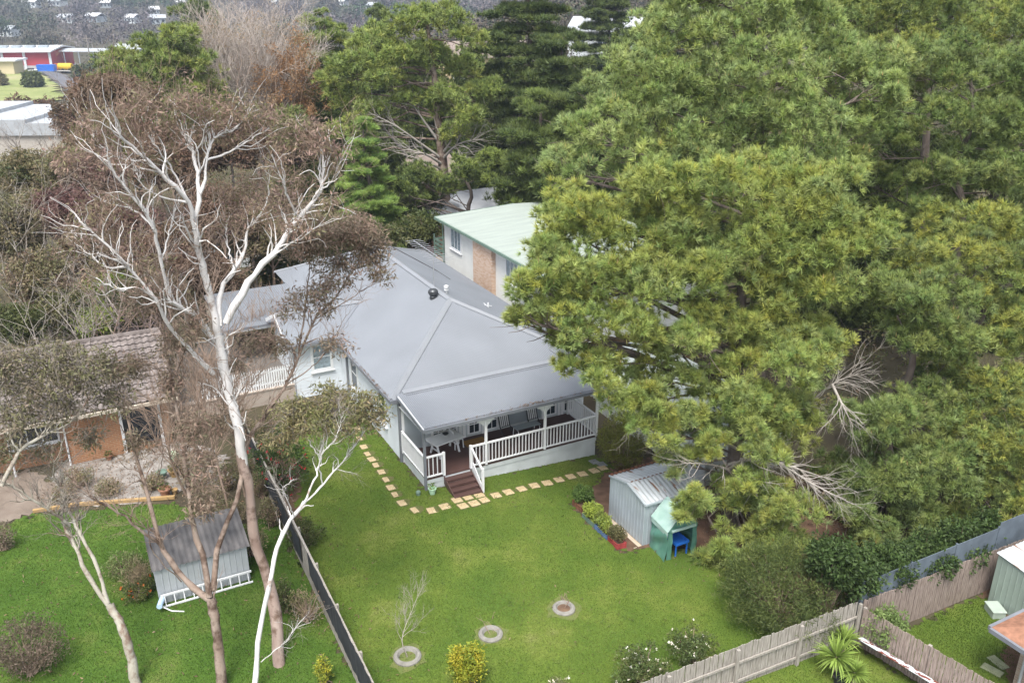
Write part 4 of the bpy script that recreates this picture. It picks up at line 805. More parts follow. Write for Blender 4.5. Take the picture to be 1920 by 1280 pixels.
# rusted sheet, lattice
mb = MB(); corr(mb, 0, .62, lambda a: 0, lambda a: 4.2, lambda a, q, h: (a, q, h), .076, .012)
rsm = mat('rusty_corrugated_iron', (.50, .53, .56), .5, scale=1.5, col2=(.42, .45, .48)); n_ = rsm.node_tree.nodes; l_ = rsm.node_tree.links
tc_ = n_.new('ShaderNodeTexCoord'); no_ = n_.new('ShaderNodeTexNoise'); no_.inputs['Scale'].default_value = 2.6; no_.inputs['Detail'].default_value = 4; l_.new(tc_.outputs['Object'], no_.inputs[0])
rp_ = n_.new('ShaderNodeValToRGB'); rp_.color_ramp.elements[0].position = .50; rp_.color_ramp.elements[1].position = .54; mx_ = n_.new('ShaderNodeMix'); mx_.data_type = 'RGBA'; bb_ = n_['Principled BSDF']; sk_ = bb_.inputs['Base Color'].links[0].from_socket
l_.new(no_.outputs[0], rp_.inputs[0]); l_.new(rp_.outputs[0], mx_.inputs[0]); l_.new(sk_, mx_.inputs[6]); mx_.inputs[7].default_value = (.15, .045, .03, 1); l_.new(mx_.outputs[2], bb_.inputs['Base Color'])
o = tag(mb.build('corrugated_sheet', rsm, loc=g(8.35, -14.55) + np.array([0, 0, .1])), 'rust-blotched corrugated iron sheets leaning low along the dark paling fence', 'iron sheet'); o.rotation_euler = (0, R(-28), AX + R(-170)); o.location = g(9.0, -14.45) + np.array([0, 0, .42])
lt = MB()
for k in range(9):
    lt.bar((k * .12, 0, 0), (k * .12 + .5, 0, .9 if k < 5 else .9 - (k - 4) * .1), .025, .012, 0, (0, 1, 0)); lt.bar((k * .12 + .4, .014, 0), (k * .12 - .1, .014, .9), .025, .012, 0, (0, 1, 0))
o = tag(lt.build('lattice_panel', M['paling'], loc=G(1735, 1290)), 'grey diagonal lattice panel leaning on the lower fence', 'lattice'); o.rotation_euler = (R(-25), 0, AX + R(-60))
# ------------------------------------------------------------------ trees
def trunkline(base, top, k=10, wob=.25, seed=0):
    r = np.random.default_rng(seed); t = np.linspace(0, 1, k)[:, None]; p = np.asarray(base) * (1 - t) + np.asarray(top) * t
    p[1:-1, :2] += r.normal(0, wob, (k - 2, 2)); return smooth_path(p, 16)
PINEC = [(0.12, 0.157, 0.045), (0.144, 0.179, 0.05), (0.091, 0.133, 0.039), (0.174, 0.189, 0.054), (0.132, 0.164, 0.066)]
PINEY = [(0.158, 0.165, 0.034), (0.186, 0.185, 0.039), (0.131, 0.145, 0.034), (0.109, 0.128, 0.031)]
PINEB = [(0.12, 0.159, 0.063), (0.144, 0.177, 0.069), (0.102, 0.136, 0.052), (0.168, 0.189, 0.069)]
CYP = [(0.039, 0.057, 0.019), (0.054, 0.071, 0.021), (0.071, 0.087, 0.025), (0.032, 0.046, 0.017)]
def pads_tree(name, label, cat, trunk, pads, seed, cols, barkm, group=None, tr=.28, tufts=12, q=22, nl=.26, nw=.03, sub=6, subr=.42, spread=.8, zmin=-.35, upb=.45, candle=.0, colfn=None, dead=None, limbr=.07, twigs=2, zs=.65, limbdrop=.35):
    # conifer made of foliage pads carried on limbs: pads = [(centre, radius)]
    rng = np.random.default_rng(seed); base = trunk[0]; t = thing(name, label, cat, base, 0, group)
    C = np.array([p[0] for p in pads]) - base; Rd = np.array([p[1] for p in pads]); T = trunk - base; n = len(C)
    hz_ = np.clip((C[:, 2] + rng.normal(0, .5, n) - limbdrop * np.linalg.norm(C[:, :2], axis=1) - T[0, 2]) / (T[-1, 2] - T[0, 2]), .12, .97)
    k = hz_ * (len(T) - 1); i = np.minimum(k.astype(int), len(T) - 2); f = (k - i)[:, None]; A = T[i] * (1 - f) + T[i + 1] * f
    Bc = C - np.array([0, 0, .25]) * Rd[:, None]
    m1 = A * .55 + Bc * .45 + np.array([0, 0, .06]) * np.linalg.norm(Bc - A, axis=1, keepdims=True) + rng.normal(0, .3, (n, 3)); m2 = A * .2 + Bc * .8 + rng.normal(0, .25, (n, 3))
    limb = np.stack((A, m1, m2, Bc), 1); ll = np.linalg.norm(Bc - A, axis=1); lr = np.clip(limbr * (ll / 4) ** .6 * rng.uniform(.5, 1., n), .02, .14)
    LR = lr[:, None] * np.array([1, .75, .5, .3])[None]
    Tr = tr * np.linspace(1, .12, len(T)) ** .8
    parts = [tubes(T[None], Tr[None], 9), tubes(limb, LR, 5)]
    g1, r1 = grow(limb, LR, rng, n * 4 * twigs, float(Rd.mean()) * 1.0, .15, .9, 4, .45, 1, .6, .2); parts.append(tubes(g1, r1, 3))
    V, F = join(parts); np_obj('trunk', V, F, M[barkm], t, smooth=True)
    if dead is not None:
        V, F = dead; np_obj('dead_branches', V - base, F, M['deadtwig'], t)
    ns = np.maximum(3, (sub * (Rd / Rd.mean()) ** 1.6).astype(int)); idx = np.repeat(np.arange(n), ns)
    d = sph(rng, len(idx)); d[:, 2] = d[:, 2] * zs + .1
    sc_ = C[idx] + d * Rd[idx, None] * rng.uniform(.4, .85, (len(idx), 1)); sr = Rd[idx] * subr * rng.uniform(.7, 1.25, len(idx))
    sr3 = np.stack((sr, sr, sr * (zs if zs < .5 else .9)), 1)
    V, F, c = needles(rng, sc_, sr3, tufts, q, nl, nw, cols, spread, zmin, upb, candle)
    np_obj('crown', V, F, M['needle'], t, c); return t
def pxpads(lst, Yf, rng, back=0., jit=.8, scale=1.):
    out = []
    for e in lst:
        px, py, rpx = e[:3]; Y = (e[3] if len(e) > 3 else Yf(py)) + rng.uniform(-jit, jit); c = P(px, py, Y); out.append((c, rpx / pxm(c) * scale))
        if back and rng.random() < back:
            c2 = c + np.array([rng.uniform(-.6, .6), rng.uniform(1.5, 2.6), rng.uniform(-1., -.3)]); out.append((c2, out[-1][1] * .95))
    return out
rng = np.random.default_rng(77)
A_PADS = [(1235, 345, 75), (1340, 350, 75), (1440, 342, 82), (1550, 375, 85), (1618, 440, 65), (1085, 405, 72), (1160, 430, 75), (1280, 440, 85), (1400, 450, 85), (1520, 460, 85),
 (1030, 468, 62), (1002, 540, 58), (1095, 520, 78), (1200, 530, 85), (1320, 520, 72), (1450, 545, 85), (1555, 540, 72), (985, 590, 42), (1075, 605, 66), (1180, 618, 72), (1450, 625, 72), (1555, 640, 52),
 (1060, 672, 42), (1135, 705, 62), (1225, 712, 66), (1480, 695, 72), (1185, 775, 62), (1290, 775, 45), (1400, 780, 84), (1485, 795, 74), (1345, 505, 60),
 (1262, 872, 30), (1235, 815, 40), (1420, 955, 74), (1482, 950, 62), (1385, 1030, 52), (1462, 1030, 72), (1345, 1045, 40), (1285, 960, 34), (1310, 935, 34), (1405, 1085, 34), (1500, 1085, 34), (1300, 640, 50), (1335, 590, 56), (1385, 690, 56), (1300, 700, 40), (1250, 655, 45), (1380, 620, 50), (1330, 745, 34), (1340, 832, 42), (1440, 852, 48), (1215, 755, 46), (1300, 848, 30), (1400, 905, 34)]
trA = trunkline(G(1366, 1003), P(1405, 330, 30.5), seed=1, wob=.12)
def dead_from(lines, rng, n1=26, n2=90, L1=1.3, L2=.6, r0=.06):
    ps = np.stack([smooth_path(l, 9) for l in lines]); rs_ = np.stack([np.linspace(r0, .012, 9)] * len(lines))
    g1, q1 = grow(ps, rs_, rng, n1 * len(lines), L1, -.05, .8, 5, .2); g2, q2 = grow(g1, q1, rng, n2 * len(lines), L2, -.1, .9, 4, .2, 1, .6)
    return join([tubes(ps, rs_, 6), tubes(g1, q1, 4), tubes(g2, q2, 3)])
dA = dead_from([[P(1366, 880, 28.3), P(1400, 858, 27.3), P(1450, 862, 26.6), P(1520, 905, 26), P(1600, 945, 25.7)], [P(1366, 870, 28.3), P(1430, 860, 27.5), P(1500, 880, 27.6), P(1560, 900, 27.8)], [P(1390, 860, 27.5), P(1395, 880, 26.9), P(1420, 930, 26.6)], [P(1366, 880, 28.2), P(1330, 870, 27.5), P(1280, 868, 27)], [P(1380, 840, 28.8), P(1300, 800, 28.5), P(1200, 790, 28)]], rng, 20, 80)
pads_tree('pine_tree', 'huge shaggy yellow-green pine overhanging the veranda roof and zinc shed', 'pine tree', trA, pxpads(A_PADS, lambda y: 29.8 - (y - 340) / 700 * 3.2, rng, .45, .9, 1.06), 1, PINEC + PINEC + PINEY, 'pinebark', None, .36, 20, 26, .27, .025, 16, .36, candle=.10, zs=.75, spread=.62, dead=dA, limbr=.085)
B_PADS = [(1105, 255, 52), (1132, 190, 52), (1185, 215, 60), (1205, 125, 70), (1262, 62, 72), (1335, 30, 80), (1425, 38, 82), (1505, 55, 78), (1250, 182, 78), (1360, 130, 84), (1480, 140, 82), (1588, 118, 64), (1645, 135, 60), (1180, 285, 62), (1290, 270, 72), (1400, 235, 80), (1520, 242, 84), (1620, 232, 74), (1672, 178, 54), (1082, 315, 50), (1590, 305, 60), (1460, 300, 60), (1340, 300, 50), (1400, -40, 80), (1300, -30, 70), (1500, -30, 70), (1450, 200, 60)]
trB = trunkline(P(1420, 800, 36.6) * np.array([1, 1, 0]), P(1420, -90, 37.5), seed=2, wob=.15); trB[0][2] = hz(trB[0][0], trB[0][1])
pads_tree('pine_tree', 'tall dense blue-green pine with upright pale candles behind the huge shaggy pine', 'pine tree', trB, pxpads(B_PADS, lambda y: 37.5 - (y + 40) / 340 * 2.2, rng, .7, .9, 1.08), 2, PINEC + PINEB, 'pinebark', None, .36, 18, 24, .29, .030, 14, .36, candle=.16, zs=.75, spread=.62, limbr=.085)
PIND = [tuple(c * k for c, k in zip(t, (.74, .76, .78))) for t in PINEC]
D1 = [(1712, 560, 58), (1775, 580, 74), (1722, 640, 46), (1655, 800, 62), (1742, 765, 68), (1682, 890, 66), (1640, 1000, 48), (1722, 975, 56), (1760, 895, 76), (1600, 960, 38), (1620, 905, 48), (1800, 655, 56), (1700, 1040, 40), (1600, 1040, 36), (1735, 850, 50)]
D2 = [(1800, 830, 78), (1890, 840, 72), (1880, 740, 70), (1852, 920, 78), (1800, 985, 50), (1880, 968, 52), (1905, 640, 64), (1842, 560, 54), (1900, 505, 60), (1950, 780, 70), (1940, 900, 70), (1830, 740, 50), (1780, 500, 66), (1850, 425, 66), (1960, 600, 70), (1960, 450, 70), (1800, 700, 40)]
D3 = [(1740, 400, 50), (1700, 470, 42), (1820, 325, 66), (1900, 330, 62), (1870, 222, 66), (1780, 232, 66), (1720, 135, 60), (1800, 130, 62), (1900, 140, 60), (1700, 330, 34), (1760, 320, 44), (1960, 250, 70), (1960, 120, 70), (1690, 250, 40)]
D4 = [(1605, 22, 58), (1682, 32, 60), (1762, 42, 66), (1852, 60, 66), (1580, 60, 46), (1640, 80, 46), (1700, -30, 66), (1800, -30, 66), (1900, 10, 60), (1600, -40, 60), (1720, 90, 46), (1820, 90, 40), (1950, 30, 66)]
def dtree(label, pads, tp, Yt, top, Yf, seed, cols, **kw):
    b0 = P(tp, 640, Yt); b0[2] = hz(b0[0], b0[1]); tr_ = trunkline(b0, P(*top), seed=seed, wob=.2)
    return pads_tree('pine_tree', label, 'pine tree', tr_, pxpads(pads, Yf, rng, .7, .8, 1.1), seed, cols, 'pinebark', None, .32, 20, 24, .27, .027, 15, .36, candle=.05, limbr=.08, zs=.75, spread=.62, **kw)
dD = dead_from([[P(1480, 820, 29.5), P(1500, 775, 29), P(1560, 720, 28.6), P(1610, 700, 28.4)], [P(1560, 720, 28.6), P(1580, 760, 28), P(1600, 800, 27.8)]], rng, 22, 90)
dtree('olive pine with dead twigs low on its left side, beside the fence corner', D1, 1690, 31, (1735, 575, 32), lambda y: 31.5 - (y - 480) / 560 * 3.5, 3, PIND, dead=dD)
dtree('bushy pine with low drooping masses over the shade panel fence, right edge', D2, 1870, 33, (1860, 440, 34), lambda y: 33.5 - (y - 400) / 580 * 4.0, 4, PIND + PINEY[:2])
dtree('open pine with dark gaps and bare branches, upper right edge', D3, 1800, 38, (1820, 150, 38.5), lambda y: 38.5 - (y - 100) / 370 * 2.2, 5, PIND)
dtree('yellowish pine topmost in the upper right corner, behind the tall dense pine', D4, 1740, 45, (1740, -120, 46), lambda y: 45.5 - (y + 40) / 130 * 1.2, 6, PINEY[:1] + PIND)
# conifers behind the houses
def whorl_pads(rng, base, H, rad, h0, nlev, per, prof, padr, jit=.25):
    out = []
    for i in range(nlev):
        h = h0 + (1 - h0) * (i + .3) / nlev; Lr = rad * prof((h - h0) / (1 - h0)); m = max(2, int(per * (Lr / rad) ** .7 + .5)); a0 = rng.uniform(0, 6.28)
        for j in range(m):
            a = a0 + 6.283 * j / m + rng.normal(0, jit); rr = Lr * rng.uniform(.62, .95); out.append((np.asarray(base) + np.array([math.cos(a) * rr, math.sin(a) * rr, H * h + rng.normal(0, .25)]), padr * (.55 + .45 * Lr / rad) * rng.uniform(.8, 1.2)))
            if Lr > rad * .6: rr *= .5; out.append((np.asarray(base) + np.array([math.cos(a + .4) * rr, math.sin(a + .4) * rr, H * h + .4]), padr * .8))
    out.append((np.asarray(base) + np.array([0, 0, H * .985]), padr * .5)); return out
def conifer(label, px, py, Y, top_py, rad_px, seed, cols, h0=.25, nlev=9, per=7, prof=lambda t: (1 - t) ** .7 * .9 + .1, padr=1.5, zs=.65, tufts=11, q=16, nl=.42, nw=.05, name='conifer_tree', cat='conifer', lean=0., dead=None, upb=.5, spread=.8, sub=5, zmin=-.3, candle=0, subr=.42, base=None, tr=.38, limbdrop=.35):
    b0 = P(px, 400, Y) if base is None else base; b0 = np.array([b0[0], b0[1], float(hz(b0[0], b0[1]))]); tp = P(px, top_py, Y); H = tp[2] - b0[2]; rad = rad_px / pxm(tp)
    r_ = np.random.default_rng(seed); pads = whorl_pads(r_, b0, H, rad, h0, nlev, per, prof, padr)
    return pads_tree(name, label, cat, trunkline(b0, b0 + np.array([lean, 0, H]), seed=seed, wob=.2), pads, seed, cols, 'pinebark', None, tr, tufts, q, nl, nw * 1.35, int(sub * 1.7), subr * .95, spread, zmin, upb, candle, dead=dead, zs=zs, limbdrop=limbdrop)
BGP = [tuple(c * k for c, k in zip(t, (.86, .84, .74))) for t in PINEC]
# large spreading pine with dead lower limbs (pads traced)
BP = [(640, 130, 40), (700, 85, 48), (770, 50, 48), (835, 40, 46), (885, 70, 42), (660, 190, 42), (725, 150, 46), (800, 110, 50), (870, 130, 44), (905, 170, 36), (640, 245, 36), (700, 215, 42), (765, 190, 40), (835, 190, 40), (690, 120, 40), (880, 215, 34), (850, 255, 32), (620, 160, 30), (900, 255, 36), (800, 30, 40), (655, 285, 26), (750, 110, 44)]
bp0 = P(836, 400, 71); bp0[2] = hz(bp0[0], bp0[1])
dB = dead_from([[P(832, 300, 71), P(790, 270, 70), P(740, 235, 69), P(690, 210, 68.5)], [P(832, 310, 71), P(800, 290, 69.5), P(765, 280, 68.5), P(740, 265, 68)], [P(834, 320, 71), P(790, 300, 70), P(740, 285, 69)], [P(828, 290, 71), P(850, 260, 70), P(870, 235, 69.5)], [P(828, 300, 71), P(860, 270, 69.5), P(905, 260, 69)], [P(826, 270, 71), P(790, 220, 70.5), P(770, 190, 70)], [P(765, 295, 72), P(720, 240, 72), P(690, 205, 72)]], rng, 12, 30, 2.4, 1.2, .13)
pads_tree('pine_tree', 'broad spreading pine with bare grey lower branches, behind the flat green roof', 'pine tree', smooth_path([bp0, P(832, 330, 71), P(822, 230, 71), P(812, 120, 71), P(800, 40, 71)], 16), pxpads(BP, lambda y: 71, rng, .4, 2.5), 9, BGP + BGP, 'gumbrown', None, .5, 14, 14, .42, .07, 13, .40, limbr=.1, dead=dB)
bpl = [(790, 330, 40), (870, 320, 36), (905, 335, 36), (760, 355, 30), (830, 345, 30), (925, 300, 34), (780, 370, 26)]
bq0 = P(905, 410, 66); bq0[2] = hz(bq0[0], bq0[1])
pads_tree('pine_tree', 'low dark pine spreading right above the flat green roof', 'pine tree', trunkline(bq0, P(870, 310, 67), seed=4), pxpads(bpl, lambda y: 66, rng, .5, 1.5), 10, CYP + BGP[:2], 'pinebark', None, .3, 13, 14, .4, .065, 11, .4)
flat = dict(zs=.2, tufts=12, q=14, nl=.5, nw=.055, upb=.9, spread=.7, zmin=-.15, sub=6, limbdrop=-.15, name='cypress_tree', cat='cypress')
conifer('dark tiered cypress with flat layered sprays, left of the pale cottage gap', 985, 400, 78, -120, 120, 11, CYP, .12, 13, 7, lambda t: (1 - t) ** .5 * .8 + .2, 2.0, **flat)
conifer('dark tiered cypress in front of the white cottage on the rise', 1050, 400, 74, 70, 90, 12, CYP, .12, 12, 7, lambda t: (1 - t) ** .5 * .8 + .2, 1.8, **flat)
conifer('tall dark cypress at the top of the frame right of the white cottage', 1245, 400, 90, -130, 90, 13, CYP, .15, 12, 7, lambda t: (1 - t) ** .5 * .8 + .2, 2.0, **flat)
conifer('slender dark cypress at the top of the frame left of the white cottage', 1122, 400, 118, -40, 62, 14, CYP, .25, 10, 6, lambda t: (1 - t) ** .5 * .8 + .2, 2.0, **flat)
conifer('mid green cypress close behind the flat green roof, touching the huge pine', 1010, 420, 63, 175, 85, 15, CYP + BGP[:1], .1, 10, 7, lambda t: (1 - t) ** .5 * .8 + .2, 1.5, **flat)
conifer('dark green cypress above the right end of the flat green roof', 1105, 440, 60, 150, 75, 16, CYP + BGP[:1], .1, 10, 7, lambda t: (1 - t) ** .5 * .8 + .2, 1.5, **flat)
conifer('rounded bright topped pine between the bare winter tree and the spreading pine', 632, 400, 86, 22, 66, 17, BGP + CYP[:1], .3, 8, 6, lambda t: math.sqrt(max(0, 1 - t * t)) * .9 + .1, 1.8, zs=.45, name='pine_tree', cat='pine tree')
conifer('shadowed pine filling below the rounded bright topped pine', 600, 400, 80, 130, 60, 18, CYP + BGP[:1], .1, 8, 6, lambda t: math.sqrt(max(0, 1 - t * t)) * .9 + .1, 1.6, zs=.45, name='pine_tree', cat='pine tree')
conifer('dark green pine with spreading flat top left of the bare winter tree', 365, 400, 70, 48, 92, 19, BGP + CYP[:2], .45, 5, 7, lambda t: math.sqrt(max(0, 1 - t * t)) * .9 + .1, 1.9, zs=.6, name='pine_tree', cat='pine tree')
conifer('smaller dark green pine beside the spreading flat topped one, toward the road', 262, 400, 74, 92, 52, 20, BGP + CYP[:2], .3, 6, 6, lambda t: math.sqrt(max(0, 1 - t * t)) * .9 + .1, 1.7, zs=.6, name='pine_tree', cat='pine tree')
conifer('distant dark pine peeking over the crown of the bare winter tree', 420, 400, 125, 2, 62, 21, CYP + BGP[:1], .3, 6, 6, lambda t: math.sqrt(max(0, 1 - t * t)) * .9 + .1, 2.2, zs=.5, nl=.6, nw=.08, name='pine_tree', cat='pine tree')
conifer('small distant dark pine against the purple bare woods', 728, 400, 135, 12, 26, 22, CYP, .3, 6, 5, lambda t: math.sqrt(max(0, 1 - t * t)) * .9 + .1, 1.5, zs=.5, nl=.6, nw=.08, name='pine_tree', cat='pine tree')
rnd = lambda t: math.sqrt(max(0, 1 - t * t)) * .9 + .1
for i, (px, Y, tp, rp_x) in enumerate([(745, 96, 112, 62), (885, 98, 88, 62), (690, 98, 140, 56), (950, 110, 60, 60), (800, 100, 70, 70), (730, 80, 262, 40), (920, 84, 215, 46)]):
    conifer('dark green pine filling the belt behind the broad spreading pine', px, 400, Y, tp, rp_x, 60 + i, CYP + BGP[:2], .05, 8, 6, rnd, 1.9, zs=.5, name='pine_tree', cat='pine tree')['group'] = 'pines behind the spreading pine'
DEO = [(0.083, 0.13, 0.032), (0.112, 0.155, 0.037), (0.062, 0.106, 0.031), (0.137, 0.175, 0.046)]
conifer('bright green conical cedar with tiered drooping tips behind the antenna', 693, 430, 62, 222, 84, 23, DEO, .02, 11, 12, lambda t: (1 - t) ** .85 * .95 + .04, 1.0, zs=.16, tufts=14, q=12, nl=.34, nw=.04, upb=.5, spread=.5, sub=7, limbdrop=-.3, zmin=-.05, name='cedar_tree', cat='cedar', tr=.22)
for i, (px, Y, tp, rp_x, sd_) in enumerate([(1180, 70, 60, 80, 31), (1320, 66, -60, 90, 32), (1560, 62, -40, 95, 33), (1700, 70, -120, 100, 34), (1850, 60, -80, 95, 35), (1640, 50, 180, 80, 36), (1980, 48, -40, 90, 37), (1500, 52, 120, 80, 38)]):
    conifer('dark pine closing the gaps behind the large right hand pines', px, 400, Y, tp, rp_x, sd_, CYP + BGP[:2], .08, 8, 6, lambda t: math.sqrt(max(0, 1 - t * t)) * .9 + .1, 1.9, zs=.55, name='pine_tree', cat='pine tree')['group'] = 'pines behind the right hand pines'
# ------------------------------------------------------------------ gums: limbs followed from the photograph, each at its own distance
BROWN = [(0.213, 0.14, 0.114), (0.172, 0.127, 0.091), (0.261, 0.18, 0.147), (0.138, 0.12, 0.074), (0.186, 0.132, 0.122)]
OLIVE = [(0.131, 0.128, 0.06), (0.106, 0.112, 0.05), (0.169, 0.146, 0.075), (0.2, 0.159, 0.094)]
GREY = [(0.119, 0.104, 0.07), (0.15, 0.122, 0.09), (0.094, 0.091, 0.054), (0.2, 0.159, 0.12)]
def gum(name, label, limbs, blobs, seed, cols, barkm, base, twm='greytwig', ntw=10, tl=1.5, ll=.16, lw=.018, per=26, lump=.34, dens=1., cat='gum tree', group=None, twr=.5, leafy=True, tw2=3., tw3=2.2, lowm=None):
    rng = np.random.default_rng(seed); base = np.asarray(base, float); t = thing(name, label, cat, base, 0, group)
    paths, rads = [], []
    for pts, r0, r1 in limbs:
        w = np.array([P(*p) if not isinstance(p, np.ndarray) else p for p in pts]); s = smooth_path(w, 16); s[1:] += rng.normal(0, .015, (15, 3)); paths.append(s - base); rads.append((.62 if len(paths) == 1 else (.6 if len(paths) == 2 else .66) if lowm else .55) * np.linspace(r0, r1, 16) * (1 + rng.normal(0, .085, 16)))
    Pp, Rr = np.stack(paths), np.stack(rads); LB = [tubes(Pp[:1], Rr[:1], 12)]
    if lowm: V, F = LB[0]; np_obj('trunk', V, F, M[lowm], t, smooth=True); LB = []
    LB.append(tubes(Pp[1:], Rr[1:], 9))
    thin = Rr.mean(1) < .16; w = (np.linalg.norm(np.diff(Pp, axis=1), axis=2).sum(1)) * (thin + .08); w[0] *= .1
    g1, r1 = grow(Pp, np.minimum(Rr, .05), rng, ntw * len(limbs), tl * .62, .3, .85, 7, .3, 1, .6, .32, w=w)
    g2, r2 = grow(g1, r1, rng, int(ntw * len(limbs) * tw2), tl * .55, .2, .8, 5, .2, 1, .6, .2); g3, r3 = grow(g2, r2, rng, int(ntw * len(limbs) * tw2 * tw3), tl * .3, .1, .8, 3, .2, 1, .6)
    B, BR, BC = [], [], []
    for bl in blobs:
        px, py, rx, ry, Y = bl[:5]; c = P(px, py, Y); s = pxm(c); n = max(6, int(dens * 7.5 * (rx / s) * (ry / s) / (lump * lump))); l = lumps_in(rng, c - base, (rx / s, (rx + ry) / 2 / s, ry / s), n, .25, 1.0, .25); B.append(l); BR += [lump * x for x in rng.uniform(.7, 1.3, n)]
    LB.append(tubes(g1, r1, 4)); V, F = join(LB); np_obj('limb' if lowm else 'trunk', V, F, M[barkm], t, smooth=True); wood = [tubes(g2, r2, 3), tubes(g3, r3, 3)]
    if leafy and B:
        B = np.vstack(B); BR = np.array(BR); J = np.vstack((g1.reshape(-1, 3), Pp[thin].reshape(-1, 3) if thin.any() else Pp.reshape(-1, 3)))
        # each leaf lump hangs on its own twig from the nearest wood
        dd = np.linalg.norm(B[:, None] - J[None], axis=2) if len(B) * len(J) < 4e6 else None
        near = J[dd.argmin(1)] if dd is not None else J[rng.integers(len(J), size=len(B))]
        mid = near * .5 + B * .5 + rng.normal(0, .12, B.shape) + np.array([0, 0, .1]); tw = np.stack((near, mid, B), 1); trr = np.clip(np.linalg.norm(B - near, axis=1)[:, None] * .009, .006, .022) * np.array([1, .7, .35])[None]
        wood.append(tubes(tw, trr, 3)); h1, q1 = grow(tw, trr, rng, len(B) * 3, lump * 1.6, .1, .8, 3, .5, 1, .7, rend=.4, minr=.005); wood.append(tubes(h1, q1, 3))
    V, F = join(wood); np_obj('branches', V, F, M[twm], t)
    if leafy and len(B):
        V, F, c = leaves(rng, B, BR, per, ll, lw, cols, .22, .55, .35, .25); np_obj('crown', V, F, M['leaf'], t, c)
    return t
E1L = [([(524, 1251, 21.1), (514, 1129, 22), (477, 1011, 22.3), (467, 917, 22.5), (452, 850, 22.6)], .30, .23), ([(458, 880, 22.56), (452, 850, 22.6), (447, 800, 22.6), (430, 732, 22.7), (416, 665, 22.8), (411, 625, 22.8)], .235, .22)]
E1B = [([(411, 630, 22.8), (395, 560, 22.7), (375, 480, 22.5), (366, 430, 22.3)], .17, .12), ([(366, 430, 22.3), (353, 380, 22.1), (312, 336, 21.7), (279, 302, 21.4), (232, 262, 21), (222, 242, 20.8)], .10, .035), ([(366, 430, 22.3), (373, 363, 22.6), (366, 302, 22.9), (356, 269, 23), (336, 245, 23.2)], .10, .035),
 ([(372, 380, 22.5), (384, 336, 22.8), (388, 296, 23), (403, 259, 23.3), (447, 235, 23.8), (477, 195, 24.2)], .07, .022), ([(388, 300, 23), (430, 285, 23.4), (470, 262, 23.8), (505, 240, 24.2)], .05, .018), ([(360, 390, 22.2), (330, 330, 22.6), (300, 285, 22.8), (270, 245, 23)], .05, .018),
 ([(413, 610, 22.8), (412, 550, 23), (440, 505, 23.3), (458, 470, 23.6), (467, 425, 23.9)], .12, .05), ([(424, 605, 22.8), (455, 545, 23), (482, 510, 23.2), (520, 465, 23.4), (555, 415, 23.7), (598, 363, 24), (606, 319, 24.2), (604, 275, 24.3)], .17, .04), ([(560, 408, 23.7), (540, 370, 23.4), (525, 330, 23.2), (510, 290, 23)], .05, .018), ([(598, 363, 24), (630, 330, 24.3), (640, 290, 24.5)], .04, .016), ([(520, 465, 23.4), (560, 450, 23), (600, 420, 22.7)], .04, .016),
 ([(403, 640, 22.8), (378, 602, 22.6), (345, 580, 22.3), (319, 564, 22)], .11, .09), ([(319, 564, 22), (302, 490, 21.7), (289, 430, 21.5), (259, 380, 21.2), (218, 329, 20.9), (200, 290, 20.7)], .08, .03), ([(289, 430, 21.5), (262, 400, 22), (225, 385, 22.3), (185, 375, 22.5)], .045, .016), ([(302, 490, 21.7), (320, 430, 22.5), (330, 390, 23)], .04, .016),
 ([(400, 700, 22.8), (353, 652, 22.4), (319, 612, 22.1), (290, 560, 21.8), (240, 500, 21.5), (190, 450, 21.2), (150, 415, 21)], .10, .03), ([(240, 500, 21.5), (200, 500, 21.9), (160, 470, 22.2), (130, 430, 22.4)], .045, .016), ([(290, 560, 21.8), (260, 540, 21.2), (220, 540, 20.9), (180, 520, 20.7)], .045, .015),
 ([(470, 425, 23.9), (500, 380, 24.2), (505, 330, 24.5)], .04, .015), ([(440, 505, 23.3), (425, 450, 23.8), (430, 400, 24.2)], .04, .015), ([(279, 302, 21.4), (240, 300, 21.9), (200, 280, 22.2), (170, 250, 22.4)], .04, .015), ([(353, 380, 22.1), (305, 370, 22.6), (265, 345, 23), (250, 310, 23.2)], .045, .015)]
E1F = [(210, 218, 52, 28, 21.5), (272, 205, 60, 32, 22), (350, 198, 70, 34, 22.8), (432, 202, 62, 30, 23.5), (500, 222, 50, 28, 24), (170, 250, 44, 30, 21.8), (245, 248, 70, 30, 22), (330, 240, 56, 24, 23), (420, 250, 50, 22, 23.8), (225, 310, 34, 24, 21.3), (545, 262, 50, 36, 23.8), (600, 258, 50, 34, 24.3), (632, 292, 36, 30, 24.5), (520, 320, 36, 26, 23.4), (560, 340, 40, 26, 24.2), (440, 372, 40, 20, 24.6), (480, 352, 44, 24, 24.4), (250, 380, 40, 26, 22.2), (185, 395, 44, 30, 21.8), (150, 440, 40, 30, 21.3), (230, 450, 44, 30, 22.2), (180, 510, 40, 22, 21), (285, 500, 36, 36, 22), (430, 425, 40, 24, 24), (500, 410, 40, 26, 24), (560, 430, 36, 22, 23), (620, 390, 36, 22, 23.2), (300, 300, 40, 22, 23), (130, 300, 34, 26, 21.8)]
gum('eucalyptus_tree', 'tall white-limbed gum with brown crown and pinkish trunk beside the boundary fence', E1L + E1B, E1F, 41, BROWN + OLIVE[:2], 'gumwhite', G(524, 1251), 'browntwig', 12, 2.0, .17, .02, 25, .32, .76, tw2=2.2, lowm='gumpink')
